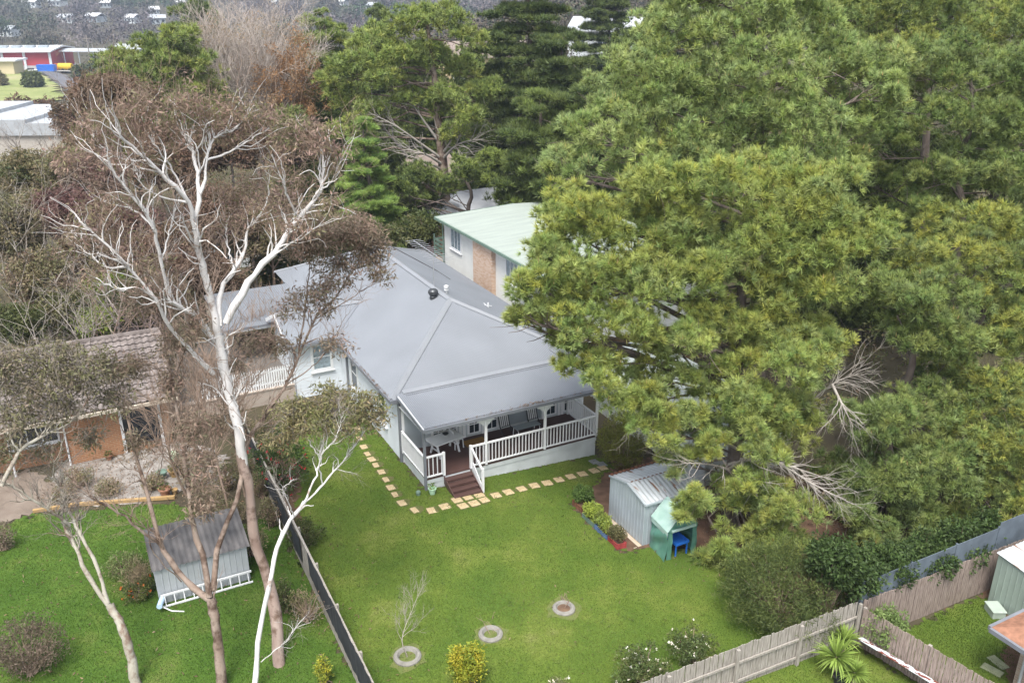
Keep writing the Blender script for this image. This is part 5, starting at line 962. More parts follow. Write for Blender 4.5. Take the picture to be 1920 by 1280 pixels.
E2L = [([(417, 1290, 20.2), (407, 1190, 20.5), (395, 1120, 20.7)], .24, .21), ([(395, 1125, 20.7), (360, 1100, 20.9), (329, 1062, 21.1), (302, 1022, 21.3), (279, 934, 21.8), (258, 867, 22.2), (246, 808, 22.5), (232, 766, 22.8)], .20, .04), ([(302, 1022, 21.3), (265, 994, 21), (215, 955, 20.8), (170, 930, 20.7), (120, 885, 20.6)], .09, .025), ([(340, 1090, 21), (290, 1040, 20.6), (275, 990, 20.4), (258, 975, 20.3), (200, 935, 20.2)], .035, .012),
 ([(393, 1118, 20.7), (380, 1050, 21), (366, 1000, 21.3), (353, 917, 21.8), (346, 850, 22.2), (336, 790, 22.5), (322, 720, 22.8), (312, 660, 23), (306, 610, 23.2), (295, 560, 23.4)], .17, .04), ([(400, 1105, 20.8), (412, 1010, 21.4), (440, 950, 21.9), (453, 890, 22.5), (462, 830, 23.2), (487, 793, 23.6), (537, 722, 24.3), (560, 670, 24.8), (591, 598, 25.4), (638, 544, 26), (665, 500, 26.4), (690, 470, 26.7)], .15, .025),
 ([(560, 668, 24.8), (566, 610, 25.2), (575, 560, 25.6), (580, 500, 25.9), (583, 450, 26.2)], .06, .018), ([(591, 598, 25.4), (640, 570, 25.7), (680, 545, 26), (715, 520, 26.2)], .04, .012), ([(537, 722, 24.3), (580, 690, 24.1), (610, 660, 24), (650, 590, 23.9)], .04, .012), ([(346, 850, 22.2), (370, 790, 22), (375, 730, 21.9), (390, 690, 21.8)], .04, .014), ([(353, 917, 21.8), (330, 870, 21.4), (300, 850, 21.2)], .035, .012), ([(322, 720, 22.8), (345, 660, 22.4), (360, 600, 22.2)], .04, .012), ([(279, 934, 21.8), (300, 880, 21.5), (310, 820, 21.3)], .03, .012)]
E2F = [(600, 452, 58, 24, 26), (655, 435, 58, 24, 26.5), (700, 465, 36, 28, 26.7), (655, 490, 44, 18, 26.4), (588, 552, 46, 22, 25.5), (630, 530, 44, 18, 26), (612, 580, 30, 14, 25.4), (545, 580, 34, 16, 25), (530, 648, 40, 18, 24.4), (625, 640, 36, 16, 24), (480, 640, 34, 20, 24.2), (285, 565, 52, 40, 23.3), (330, 640, 32, 40, 22.8), (325, 720, 30, 34, 22.6), (365, 610, 30, 30, 22.2), (350, 800, 34, 36, 22.2), (385, 870, 30, 40, 21.7), (380, 950, 34, 40, 21.3), (715, 515, 22, 18, 26.2), (250, 690, 44, 26, 22.8), (265, 840, 34, 26, 22), (410, 790, 34, 26, 22.8), (445, 690, 26, 18, 23), (600, 440, 64, 30, 26.2), (650, 425, 62, 26, 26.6), (690, 452, 42, 32, 26.6), (560, 470, 40, 30, 25.8), (620, 500, 50, 18, 26.2), (575, 410, 50, 26, 26), (700, 490, 30, 26, 26.6)]
gum('eucalyptus_tree', 'many-stemmed peeling gum standing in front of the zinc lean-to shed', E2L, E2F, 42, GREY + BROWN[:2], 'gumbrown', G(417, 1290), 'browntwig', 15, 1.3, .17, .022, 30, .30, .8, tw2=2.4)
E3L = [([(258, 1295, 20.2), (235, 1190, 20.6), (205, 1132, 20.9)], .23, .18), ([(205, 1135, 20.9), (165, 1080, 21.1), (140, 1020, 21.4), (120, 985, 21.6), (118, 930, 21.9), (112, 880, 22.2)], .13, .05), ([(203, 1130, 20.9), (185, 1070, 21.2), (150, 1000, 21.6), (130, 960, 21.8), (114, 917, 22), (97, 884, 22.2)], .12, .035), ([(131, 985, 21.6), (100, 962, 21.3), (74, 944, 21.1), (17, 908, 20.8)], .08, .05), ([(17, 908, 20.8), (-40, 880, 20.7), (-100, 850, 20.6)], .05, .04), ([(3, 911, 20.7), (36, 847, 21.2), (80, 818, 21.5), (110, 805, 21.7), (148, 776, 22), (178, 722, 22.4)], .11, .025), ([(36, 850, 21.2), (45, 800, 21.6), (90, 780, 21.9), (120, 760, 22.2)], .05, .02), ([(97, 884, 22.2), (130, 860, 22.4), (170, 830, 22.6), (200, 800, 22.8)], .035, .012), ([(114, 917, 22), (100, 880, 21.7), (115, 840, 21.6), (122, 800, 21.6)], .035, .012), ([(36, 847, 21.2), (10, 800, 21.4), (0, 740, 21.7), (10, 690, 22)], .05, .015)]
E3F = [(60, 728, 76, 40, 22), (135, 715, 66, 42, 22.4), (182, 690, 50, 32, 22.6), (38, 790, 60, 36, 21.6), (130, 770, 50, 30, 22.2), (215, 750, 40, 30, 22.8), (15, 690, 50, 34, 22), (85, 845, 36, 18, 22), (225, 700, 36, 26, 23), (10, 850, 36, 30, 21.3), (170, 820, 34, 20, 22.6), (70, 670, 60, 24, 22.4), (130, 660, 50, 20, 22.8)]
gum('eucalyptus_tree', 'slender pale gum forking low on the left lawn with grey-green crown over the tiled roof', E3L, E3F, 43, GREY + OLIVE[:2], 'gumgreen', G(258, 1295), 'greytwig', 14, 1.2, .16, .022, 30, .30, .9)
E4L = [([(477, 1290, 20.0), (484, 1203, 20.4), (504, 1102, 20.8), (521, 1025, 21.2), (545, 975, 21.5), (571, 941, 21.7)], .13, .085), ([(571, 941, 21.7), (605, 907, 22), (638, 870, 22.3), (665, 835, 22.5), (690, 800, 22.7)], .06, .02), ([(571, 941, 21.7), (592, 890, 22), (601, 850, 22.3), (610, 800, 22.6)], .06, .02), ([(601, 857, 22.2), (575, 820, 22.5), (560, 790, 22.7)], .035, .015), ([(551, 967, 21.5), (540, 940, 21.2), (531, 917, 21), (551, 897, 20.9)], .035, .018), ([(490, 1240, 20.2), (520, 1215, 20), (545, 1190, 19.9), (570, 1155, 19.8)], .035, .012), ([(605, 907, 22), (600, 860, 21.7), (630, 820, 21.6), (640, 780, 21.6)], .035, .012)]
E4F = [(600, 778, 64, 34, 22.6), (660, 768, 54, 32, 22.6), (560, 800, 44, 26, 22.6), (702, 782, 28, 26, 22.8), (620, 742, 52, 22, 22.8), (520, 828, 34, 20, 22.6), (560, 760, 34, 20, 22.8), (640, 800, 40, 18, 22), (690, 750, 26, 16, 23)]
gum('eucalyptus_tree', 'thin leaning white gum with small olive crown in front of the camellia', E4L, E4F, 44, OLIVE + [(.15, .16, .06), (.19, .15, .08)], 'gumwhite', G(477, 1290), 'greytwig', 10, 1.0, .15, .022, 34, .27, .9)
# ------------------------------------------------------------------ trees and shrubs of the middle distance
def crown_tree(name, label, px, py, rx, ry, Y, seed, cols, ll=.3, lw=.05, n=60, lump=.6, per=40, barkm='greytwig', cat='tree', group=None, tr=.16, shell=.3, droop=.3, base=None, nt=26, lo=.35):
    r = np.random.default_rng(seed); c = P(px, py, Y); s = pxm(c); Rv = np.array((rx / s, (rx + ry) / 2 / s, ry / s)); b0 = np.array([c[0], c[1], float(hz(c[0], c[1]))]) if base is None else np.asarray(base, float)
    t = thing(name, label, cat, b0, 0, group); B = lumps_in(r, c - b0, Rv, n, lo, 1., .2); k = min(nt, n)
    ends = B[r.choice(n, k, replace=False)]; fk = (c - b0) * np.array([.6, .6, 1]) - np.array([0, 0, Rv[2] * .8]); fk[2] = max(fk[2], .15)
    ph = smooth_path([np.array([0, 0, -.1]), fk * .5 + r.normal(0, .05, 3), fk], 8); lim = np.stack([np.repeat(fk[None], k, 0), fk + (ends - fk) * .45 + r.normal(0, .1, (k, 3)) * Rv.mean() + np.array([0, 0, .1]), ends], 1); lr = np.outer(np.full(k, tr * .35), [1, .55, .2])
    g, gr = grow(lim, lr, r, k * 5, Rv.mean() * .5, .2, .8, 4, .3, 1, .6, minr=.008)
    V, F = join([tubes(ph[None], np.linspace(tr, tr * .6, 8)[None], 7), tubes(lim, lr, 4), tubes(g, gr, 3)]); np_obj('trunk', V, F, M[barkm], t)
    V, F, cc = leaves(r, B, np.full(n, lump) * r.uniform(.7, 1.3, n), per, ll, lw, cols, .22, droop, .5, shell); np_obj('crown', V, F, M['leaf'], t, cc); return t
def bare_tree(name, label, px, top, Y, seed, barkm, H=None, tl=2.2, n1=14, n2=70, n3=260, group=None, r0=.12, spread=.9, up=.16, tint=None, cat='bare tree', minr=.011, base=None, lf=1.):
    r = np.random.default_rng(seed); b0 = P(px, 400, Y) if base is None else np.asarray(base, float); b0 = np.array([b0[0], b0[1], float(hz(b0[0], b0[1]))]); H = P(px, top, Y)[2] - b0[2] if H is None else H
    t = thing(name, label, cat, b0, 0, group); p = smooth_path([np.zeros(3), np.array([r.normal(0, .2), r.normal(0, .2), H * .35]), np.array([r.normal(0, .4), r.normal(0, .4), H * .62])], 10)[None]; q = np.linspace(r0, r0 * .2, 10)[None]
    g1, r1 = grow(p, q, r, n1, H * .42 * lf, up, spread, 7, .3, 1., .6, .12); g2, r2 = grow(g1, r1, r, n2, H * .22 * lf, up, spread, 5, .2, 1, .6, .15, minr=minr); g3, r3 = grow(g2, r2, r, n3, H * .11, up * .7, spread, 4, .2, 1, .7, .15, minr=minr * .8)
    V, F = join([tubes(p, q, 7), tubes(g1, r1, 5), tubes(g2, r2, 3)]); np_obj('trunk', V, F, M[barkm], t); V, F = tubes(g3, r3, 3); np_obj('crown', V, F, M[tint or barkm], t); return t, b0
M['purpletwig'] = mat_bark('purple_twigs', (.13, .095, .095), (.21, .165, .16), 2.)
M['rusttwig'] = mat_bark('rust_twigs', (.22, .12, .06), (.34, .20, .10), 2.)
bt, b0 = bare_tree('winter_tree', 'large bare winter tree with pale twigs turning rust on its right side', 496, 66, 76, 51, 'wintertwig', n1=50, n2=520, n3=6500, r0=.34, spread=1.0, up=.34, lf=1.1, minr=.017, tint='wintertwig')
r = np.random.default_rng(52); C = lumps_in(r, P(545, 165, 74.5) - b0, (3.0, 3., 5.4), 170, .3, 1, .0); V, F, c = leaves(r, C, np.full(170, .55), 64, .28, .035, [(.26, .145, .065), (.21, .125, .065), (.20, .14, .085)], .25, .2, .3, .1); np_obj('russet_foliage', V, F, M['leaf'], bt, c)
C = lumps_in(r, P(455, 75, 76) - b0, (4.6, 4., 2.6), 90, .4, 1, .0); V, F, c = leaves(r, C, np.full(90, .5), 22, .28, .03, [(.24, .16, .09), (.22, .18, .12)], .25, .2, .3, .1); np_obj('pale_foliage', V, F, M['leaf'], bt, c)
DG = [(0.053, 0.074, 0.025), (0.073, 0.088, 0.027), (0.097, 0.103, 0.036), (0.044, 0.058, 0.022)]
DKB = [(0.128, 0.081, 0.054), (0.103, 0.073, 0.043), (0.158, 0.096, 0.068), (0.091, 0.071, 0.039)]
PUR = [(0.128, 0.064, 0.06), (0.102, 0.056, 0.053), (0.145, 0.083, 0.068), (0.085, 0.056, 0.045)]
BRT = [(.16, .22, .03), (.22, .27, .04), (.12, .17, .03)]
MID = [
 ('gum_tree', 'brown dense gum crown beside the grass slope, behind the white-limbed gum', 210, 178, 85, 36, 62, DKB, 'greytwig'), ('gum_tree', 'dark brown gum below the grass slope above the pale long building', 55, 215, 70, 22, 135, DKB, 'greytwig'), ('gum_tree', 'grey brown gum right of the grass slope bottom edge', 150, 225, 50, 30, 110, DKB, 'greytwig'),
 ('gum_tree', 'olive topped gum in front of the pale long building', 60, 330, 70, 44, 58, OLIVE + DG[:1], 'greytwig'), ('gum_tree', 'olive gum with rusty sprigs at the right end of the pale long building', 135, 318, 56, 46, 54, OLIVE + BROWN[:1], 'greytwig'), ('plum_tree', 'purplish red tree among the brown gums', 130, 400, 62, 46, 48, PUR, 'browntwig'), ('gum_tree', 'olive grey gum at the left edge above the tile roof', 25, 430, 56, 60, 46, OLIVE + GREY, 'greytwig'),
 ('gum_tree', 'brown leafed gum behind the tiled roof at left', 75, 520, 60, 50, 44, OLIVE + BROWN[:2], 'greytwig'), ('shrub', 'bright lime green shrub seen between bare gum stems', 200, 540, 34, 26, 46, BRT, 'browntwig'), ('shrub', 'yellow-green bush just above the tiled roof ridge', 178, 602, 44, 24, 43, BRT + DG[2:3], 'browntwig'), ('shrub', 'mixed green shrub at the left edge behind the tiled roof', 40, 605, 50, 36, 41, DG + OLIVE[:1], 'browntwig'), ('shrub', 'dark green shrub beside the bright lime green one', 245, 560, 40, 50, 45, DG, 'browntwig'),
 ('plum_tree', 'purplish brown tree behind the left limbs of the white gum', 250, 440, 66, 50, 50, PUR + BROWN[:2], 'browntwig'), ('gum_tree', 'brown gum behind the fork of the white gum', 330, 470, 60, 56, 48, DKB + BROWN[:1], 'greytwig'), ('gum_tree', 'olive brown gum behind the right limb of the white gum', 470, 440, 76, 44, 56, OLIVE + DKB[:1], 'greytwig'), ('gum_tree', 'dark brown gum left of the grey roofed cottage', 400, 520, 50, 44, 50, DKB, 'greytwig'), ('shrub', 'dark green bush behind the carport roof', 520, 500, 50, 34, 58, DG, 'browntwig'), ('gum_tree', 'dense olive gum behind the ridge of the grey roof', 580, 430, 62, 50, 60, OLIVE + DG[:1], 'greytwig'), ('shrub', 'deep green hedge at the far end of the grey roof', 660, 450, 60, 30, 58, DG, 'browntwig'),
 ('gum_tree', 'brown gum under the bare winter tree', 430, 270, 80, 50, 66, DKB + BROWN[:1], 'greytwig'), ('gum_tree', 'brown gum beneath the rust side of the winter tree', 560, 270, 60, 50, 70, BROWN, 'greytwig'), ('gum_tree', 'dull brown gum left of centre behind the tall gum crown', 320, 300, 80, 60, 62, DKB, 'greytwig'), ('shrub', 'pale green sprig tree right of the tall gum crown', 545, 235, 24, 32, 66, [(.12, .15, .05), (.16, .18, .06)], 'browntwig'), ('gum_tree', 'brown gum at the left edge of the tall gum crown', 165, 285, 44, 34, 66, DKB + OLIVE[:1], 'greytwig'),
 ('shrub', 'dark shrub under the spreading pine', 770, 390, 60, 30, 70, DG, 'browntwig'), ('shrub', 'olive shrub below the conical cedar', 690, 440, 70, 24, 58, DG + OLIVE[:1], 'browntwig'), ('shrub', 'dark green bush against the gap beside the balcony', 790, 430, 40, 30, 60, DG, 'browntwig'), ('gum_tree', 'dark tree left of the conical cedar', 600, 350, 60, 50, 68, DG + OLIVE[:2], 'greytwig'),
 ('gum_tree', 'reddish brown gum crown behind the upper left limbs of the white gum', 175, 330, 60, 46, 52, BROWN + PUR[:2], 'browntwig'), ('gum_tree', 'brown gum low behind the tiled roof right end', 300, 560, 46, 40, 44, DKB + OLIVE[:1], 'greytwig'), ('gum_tree', 'olive brown gum at left behind the purplish red tree', 60, 400, 50, 40, 52, OLIVE + DKB[:1], 'greytwig'), ('gum_tree', 'brown gum in the left thicket above the lime green shrub', 170, 480, 56, 40, 47, DKB + OLIVE[1:2], 'greytwig'), ('shrub', 'olive shrub in the left thicket under the lime green shrub', 120, 580, 50, 34, 43, OLIVE + DG[:2], 'browntwig'), ('gum_tree', 'brown gum between the white limbs, right of the fork', 400, 400, 60, 50, 54, DKB + BROWN[:1], 'greytwig'), ('gum_tree', 'brown gum behind the right arm of the white gum', 520, 400, 56, 44, 58, BROWN + OLIVE[:1], 'greytwig'),
]
for i, (nm, lab, px, py, rx, ry, Y, cols, bk) in enumerate(MID):
    k = Y / 45; cols = [tuple(c * .84 for c in q) for q in cols]; crown_tree(nm, lab, px, py, rx, ry, Y, 100 + i, cols, .22 * k, .042 * k, int(30 + rx * ry / 30), .42 * k, 80, bk, 'shrub' if nm == 'shrub' else 'tree', None, .05 if nm == 'shrub' else .15)
BARE = [(20, 300, 44, 'paletwig'), (70, 350, 46, 'paletwig'), (60, 205, 95, 'paletwig'), (110, 215, 88, 'paletwig'), (150, 470, 39, 'browntwig'), (180, 400, 41, 'paletwig'), (95, 500, 38, 'paletwig'), (240, 470, 40, 'purpletwig'), (300, 420, 42, 'browntwig'), (350, 520, 40, 'browntwig'), (380, 420, 46, 'browntwig'), (30, 500, 37, 'paletwig'), (470, 520, 44, 'browntwig'), (350, 330, 55, 'browntwig'), (400, 360, 52, 'browntwig'), (500, 350, 56, 'browntwig'), (215, 330, 52, 'purpletwig'), (310, 130, 75, 'browntwig'), (350, 120, 78, 'purpletwig'), (650, 30, 160, 'purpletwig'), (690, 40, 165, 'purpletwig')]
for i, (px, top, Y, bk) in enumerate(BARE):
    bare_tree('bare_tree', 'leafless grey-stemmed tree in the brown thicket behind the tiled brick house', px, top, Y, 200 + i, bk, n1=11, n2=44, n3=130, r0=.09 * Y / 45, spread=.95, group='leafless trees in the left thicket')
# stems of leafy gums near the boundary: thin brown saplings round the lean-to
for i, (px, py, Y0, H) in enumerate([(380, 1010, None, 6.5), (430, 960, None, 7.5), (350, 930, None, 6), (460, 930, None, 7), (405, 890, None, 6.5)]):
    bare_tree('sapling', 'thin brown leafless sapling in the thicket between the gum trunks and the boundary fence', px, 0, 0, 240 + i, 'browntwig', H, n1=16, n2=80, n3=300, r0=.06, spread=.6, group='saplings by the boundary fence', base=G(px, py), cat='sapling')
# ------------------------------------------------------------------ garden shrubs
def shrub(name, label, px, py, rx, ry, seed, cols, ll=.09, lw=.02, n=70, lump=.2, per=60, gpx=None, flowers=None, group=None, cat='shrub', droop=0., dY=0., shell=.4, lo=.5, barkm='browntwig', onv=None):
    g0 = G(*(gpx or (px, py + ry * .9))); Y = g0[1] + dY
    if onv is not None:
        dd = ray(px, py); vv = VX; tt = (onv + OX * vv[0] + OY * vv[1]) / (dd[0] * vv[0] + dd[1] * vv[1]); Y = dd[1] * tt
    c = P(px, py, Y); s = pxm(c); r = np.random.default_rng(seed); Rv = np.array((rx / s, rx / s, ry / s * 1.02)); b0 = np.array([c[0], c[1], float(hz(c[0], c[1]))]); t = thing(name, label, cat, b0, 0, group)
    B = lumps_in(r, c - b0, Rv, n, lo, 1., .1); B[:, 2] = np.maximum(B[:, 2], lump * .6); k = min(30, n); ends = B[:k]; st_ = np.stack((r.normal(0, .08, (k, 3)) * np.array([1, 1, 0]), ends * np.array([.5, .5, .6]), ends), 1); V, F = tubes(st_, np.outer(np.full(k, .022), [1, .7, .3]), 4); np_obj('stem', V, F, M[barkm], t)
    V, F, cc = leaves(r, B, np.full(n, lump) * r.uniform(.7, 1.3, n), per, ll, lw, cols, .22, droop, .5, shell); np_obj('foliage', V, F, M['leaf'], t, cc)
    if flowers:
        fc, nf, fs = flowers; idx = r.integers(n, size=nf); d = sph(r, nf); p = B[idx] + d * lump * 1.05; V, F, cc = leaves(r, p, np.full(nf, .03), 9, fs, fs * .45, fc, .15, 0, .3, .1); np_obj('blossoms', V, F, M['leaf'], t, cc)
    return t
GLOSS = [(0.032, 0.054, 0.017), (0.045, 0.076, 0.022), (0.063, 0.095, 0.027), (0.026, 0.041, 0.013)]
shrub('camellia', 'dark green camellia dotted with red flowers beside the boundary fence', 530, 862, 60, 62, 301, GLOSS, .09, .024, 110, .24, 70, (530, 915), ([(.45, .02, .03), (.38, .02, .05)], 60, .06))
shrub('shrub', 'dark green shrub on the lawn side of the boundary fence', 572, 1000, 34, 28, 302, DG, .09, .02, 50, .17, 60, (572, 1022))
shrub('shrub', 'brownish twiggy shrub straddling the boundary fence gap', 575, 1135, 38, 34, 303, OLIVE + BROWN[:2], .09, .014, 34, .2, 34, (580, 1165))
shrub('shrub', 'yellow flowering shrub low at the foot of the boundary fence', 606, 1255, 14, 26, 304, [(.30, .28, .03), (.12, .16, .03)], .07, .018, 24, .12, 60, (606, 1280))
shrub('shrub', 'golden yellow leafed shrub at the bottom of the lawn', 876, 1244, 33, 38, 305, [(.25, .24, .025), (.18, .21, .025), (.11, .16, .025), (.32, .27, .03)], .10, .022, 70, .17, 70, (876, 1284))
WF = [(.70, .66, .58), (.62, .55, .48)]
shrub('flowering_shrub', 'white-flowered shrub at the lower edge by the paling fence end', 1205, 1252, 66, 26, 306, DG + [(.10, .15, .05)], .09, .018, 80, .17, 50, (1205, 1280), (WF, 40, .04), 'white flowered shrubs along the paling fence', lo=.15)
shrub('flowering_shrub', 'white-flowered shrub closest to the big round shrub along the paling fence', 1300, 1212, 60, 24, 307, DG + [(.10, .15, .05)], .09, .018, 74, .17, 50, (1300, 1240), (WF, 36, .04), 'white flowered shrubs along the paling fence', lo=.15)
shrub('flowering_shrub', 'small cream flowered clump at the bottom frame edge left of the white flowered shrubs', 1045, 1282, 18, 12, 308, [(.14, .16, .06), (.10, .12, .04)], .07, .016, 20, .12, 50, (1045, 1296), (WF, 26, .05))
shrub('round_shrub', 'big rounded fine-leafed dark green shrub in the fence corner', 1468, 1108, 118, 82, 309, [(.055, .078, .022), (.075, .095, .028), (.10, .12, .035), (.042, .06, .02)], .16, .011, 420, .3, 64, (1468, 1165), droop=-.5, shell=.2, lo=.55)
shrub('conifer_bush', 'clipped yellow-green conifer bush at the end of the veranda', 1167, 830, 46, 56, 310, [(.13, .14, .028), (.10, .115, .025), (.16, .16, .035)], .12, .012, 150, .2, 70, (1170, 872), droop=-.8, shell=.3)
shrub('shrub', 'pale green bushy shrub growing over the dark paling fence', 1662, 1175, 34, 44, 311, [(.12, .17, .05), (.16, .21, .075), (.09, .13, .04)], .12, .026, 70, .2, 60, (1664, 1222))
shrub('shrub', 'lower pale green shrub spreading below the taller one on the dark paling fence', 1682, 1212, 22, 22, 312, [(.12, .17, .05), (.16, .21, .075), (.09, .13, .04)], .12, .026, 34, .18, 60, (1686, 1235))
for i, (px, py, rx, ry) in enumerate([(1600, 1075, 52, 42), (1668, 1062, 52, 40), (1735, 1045, 52, 40), (1800, 1022, 46, 44), (1850, 1000, 36, 40), (1560, 1050, 44, 44), (1770, 1085, 26, 24)]):
    shrub('laurel_shrub', 'glossy dark leafed shrub in the thick row leaning over the shade panel fence', px, py, rx, ry, 320 + i, GLOSS, .15, .035, int(rx * ry / 18), .24, 60, (px, py + 75), group='glossy shrubs along the shade panel fence', onv=-13.45)
shrub('shrub', 'pale green weeds in front of the lean-to shed side', 228, 1058, 32, 20, 330, [(.11, .16, .05), (.14, .18, .06), (.16, .15, .08)], .1, .02, 36, .18, 44, (228, 1075))
shrub('shrub', 'straw brown grass clump beside the lean-to shed', 258, 1080, 26, 22, 331, [(.24, .19, .12), (.18, .15, .09)], .22, .01, 24, .2, 50, (262, 1098), droop=-.6)
shrub('shrub', 'mixed green and orange flower bed at the lean-to shed corner', 258, 1105, 30, 16, 332, DG + [(.13, .15, .04)], .08, .02, 34, .15, 50, (258, 1120), ([(.50, .13, .03)], 14, .07))
shrub('shrub', 'dark brown dying shrub at the lower left corner', 48, 1215, 66, 56, 333, [(.085, .065, .05), (.11, .085, .06), (.075, .075, .04), (.13, .095, .075)], .1, .016, 120, .22, 44, (60, 1262))
shrub('shrub', 'small grey shrub at the left frame edge on the lawn', 2, 1005, 22, 30, 334, GREY, .09, .018, 30, .18, 50, (4, 1030))
shrub('shrub', 'leafy green shrub under the pinkish gum trunk', 470, 1010, 30, 30, 335, OLIVE + DG[:1], .11, .02, 40, .2, 44, (472, 1040))
shrub('shrub', 'dark green shrub by the foot of the pinkish gum trunk beside the cloth', 535, 1115, 24, 34, 336, DG, .1, .02, 40, .18, 50, (540, 1145))
shrub('shrub', 'small leafy plant on the lawn under the gum twigs', 620, 1070, 0.1, 0.1, 337, DG, .05, .01, 2, .05, 4, (620, 1072)) if False else None
for i, (px, py, rx, ry) in enumerate([(400, 930, 34, 22), (440, 960, 30, 22), (370, 900, 30, 20), (200, 915, 26, 14), (150, 895, 30, 16), (420, 890, 26, 26), (475, 820, 24, 40), (505, 790, 24, 20), (490, 905, 22, 26), (468, 875, 24, 24), (505, 960, 18, 26), (345, 870, 26, 20), (290, 905, 22, 12), (120, 925, 26, 12)]):
    shrub('shrub', 'scrubby brown-green undergrowth clump between the gravel patio and the gum trunks', px, py, rx, ry, 340 + i, OLIVE + BROWN[:2] + DG[:1], .1, .018, 34, .18, 44, (px, py + ry), group='scrub around the gravel patio')
shrub('shrub', 'orange flowering shrub showing above the white picket fence', 432, 662, 14, 7, 350, [(.55, .30, .02), (.50, .22, .02)], .1, .03, 16, .14, 50, (432, 690), dY=3.)
# spiky yuccas
def yucca(px, py, h, r_, label, seed):
    g0 = G(px, py); t = thing('yucca', label, 'yucca', g0, 0, 'yuccas below the fence corner'); r = np.random.default_rng(seed); n = 110; d = sph(r, n); d[:, 2] = np.abs(d[:, 2]) * 1.1 - .15; d = nrm(d); p0 = np.array([0, 0, h]) + d * .05; ln = r_ * r.uniform(.8, 1.1, (n, 1)); s = nrm(np.cross(d, np.array([[0, 0, 1.]]))) * .028; md = p0 + d * ln * .5; tp = p0 + d * ln - np.array([0, 0, .12]) * ln * 2 * np.clip(1 - d[:, 2:], 0, 1)
    V = np.stack((p0 - s * .7, p0 + s * .7, md + s, md - s, md - s, md + s, tp + s * .05, tp - s * .05), 1).reshape(-1, 3); c = np.repeat(np.array([(.15, .21, .045)]) * r.uniform(.7, 1.35, (n, 1)), 8, 0)
    np_obj('leaf_rosette', V, np.arange(len(V)).reshape(-1, 4), M['leaf'], t, c); b = MB(); b.tube([(0, 0, -.1), (.03, 0, h * .5), (0, 0, h)], .06, 8); b.build('stem', M['browntwig'], t)
yucca(1562, 1268, .75, .75, 'tall spiky yucca with bright green blades, left of the rusty iron sheets', 1); yucca(1577, 1228, .6, .55, 'spiky yucca half hidden behind the tallest one against the fence corner', 2); yucca(1598, 1285, .5, .5, 'smallest spiky yucca leaning beside the rusty iron sheets', 3)
b = MB(); b.lathe([(0, 0), (.16, 0), (.2, .3), (.22, .3), (.18, .26), (0, .24)], 18); tag(b.build('black_tub', M['yardplastic'], loc=G(1574, 1281)), 'black plastic tub at the foot of the tall yucca', 'tub')
# saplings standing in the concrete rings
t_, _ = bare_tree('sapling', 'fine pale leafless sapling standing in the largest concrete ring', 764, 0, 0, 260, 'paletwig', 2.1, n1=12, n2=70, n3=260, r0=.022, spread=.8, up=.3, minr=.0035, base=RINGS[0], cat='sapling')
bare_tree('sapling', 'tiny dark stick sapling in the middle concrete ring', 920, 0, 0, 261, 'browntwig', .9, n1=3, n2=4, n3=6, r0=.012, base=RINGS[1], cat='sapling')
bare_tree('sapling', 'small dark twiggy sapling in the mulched farthest ring', 1057, 0, 0, 262, 'browntwig', .75, n1=5, n2=12, n3=20, r0=.014, base=RINGS[2], cat='sapling')
b = MB(); b.lathe([(.25, .03), (.24, .05), (.0, .07)], 18); tag(b.build('mulch_mound', M['soil'], loc=RINGS[2]), 'round patch of brown mulch inside the farthest concrete ring', 'mulch patch')
# pots and bits round the patio
def pot(px, py, s, m, label, plant=None):
    t = thing('plant_pot', label, 'pot', G(px, py)); b = MB(); b.lathe([(0, 0), (.14 * s, 0), (.2 * s, .3 * s), (.23 * s, .3 * s), (.23 * s, .35 * s), (.19 * s, .35 * s), (.17 * s, .28 * s), (0, .28 * s)], 18); b.build('pot', m, t)
    if plant: r = np.random.default_rng(int(px)); V, F, c = leaves(r, np.array([[0, 0, .42 * s]]), np.array([.2 * s]), 80, .12, .025, plant); np_obj('plant', V, F, M['leaf'], t, c)
pot(311, 930, 1.1, M['terracotta'], 'large terracotta pot at the lawn edge below the gravel patio', DG); pot(328, 925, .6, M['tan'], 'small yellowish pot right of the large terracotta pot'); pot(327, 893, 1., M['tan'], 'tan bowl pot on the gravel near the gum stems', OLIVE); pot(305, 897, 1., M['greenpaint'], 'dark green pot left of the tan bowl pot on the gravel'); pot(328, 862, 1., M['greenpot'], 'tall pale green pot standing by the brick house corner', WF); pot(205, 862, .7, M['terracotta'], 'small terracotta pot against the brick wall', DG)
b = MB(); b.bar((0, 0, .08), (3.6, .5, .1), .14, .12); b.bar((-1.6, -.5, .08), (-.1, 0, .08), .13, .12); o = tag(b.build('log_edging', M['tan'], loc=G(150, 948)), 'split log edging between the gravel patio and the left lawn', 'log edging')
b = MB(); b.lathe([(0, .3), (.34, .3), (.38, .42), (.36, .46), (0, .5)], 18); cr = b.build('lid', mat('bright_green_plastic', (.03, .38, .10), .4)); t = thing('garden_bin', 'red bin with bright green lid above the tiled roof ridge', 'bin', P(94, 634, 43) * np.array([1, 1, 0])); cr.parent = t; cr.scale = (1.4, .8, 1); cr.location = (0, 0, .75); b = MB(); b.box(-.42, -.28, 0, .42, .28, 1.05); b.build('body', mat('red_plastic', (.40, .03, .04), .4), t, bevel=.05)

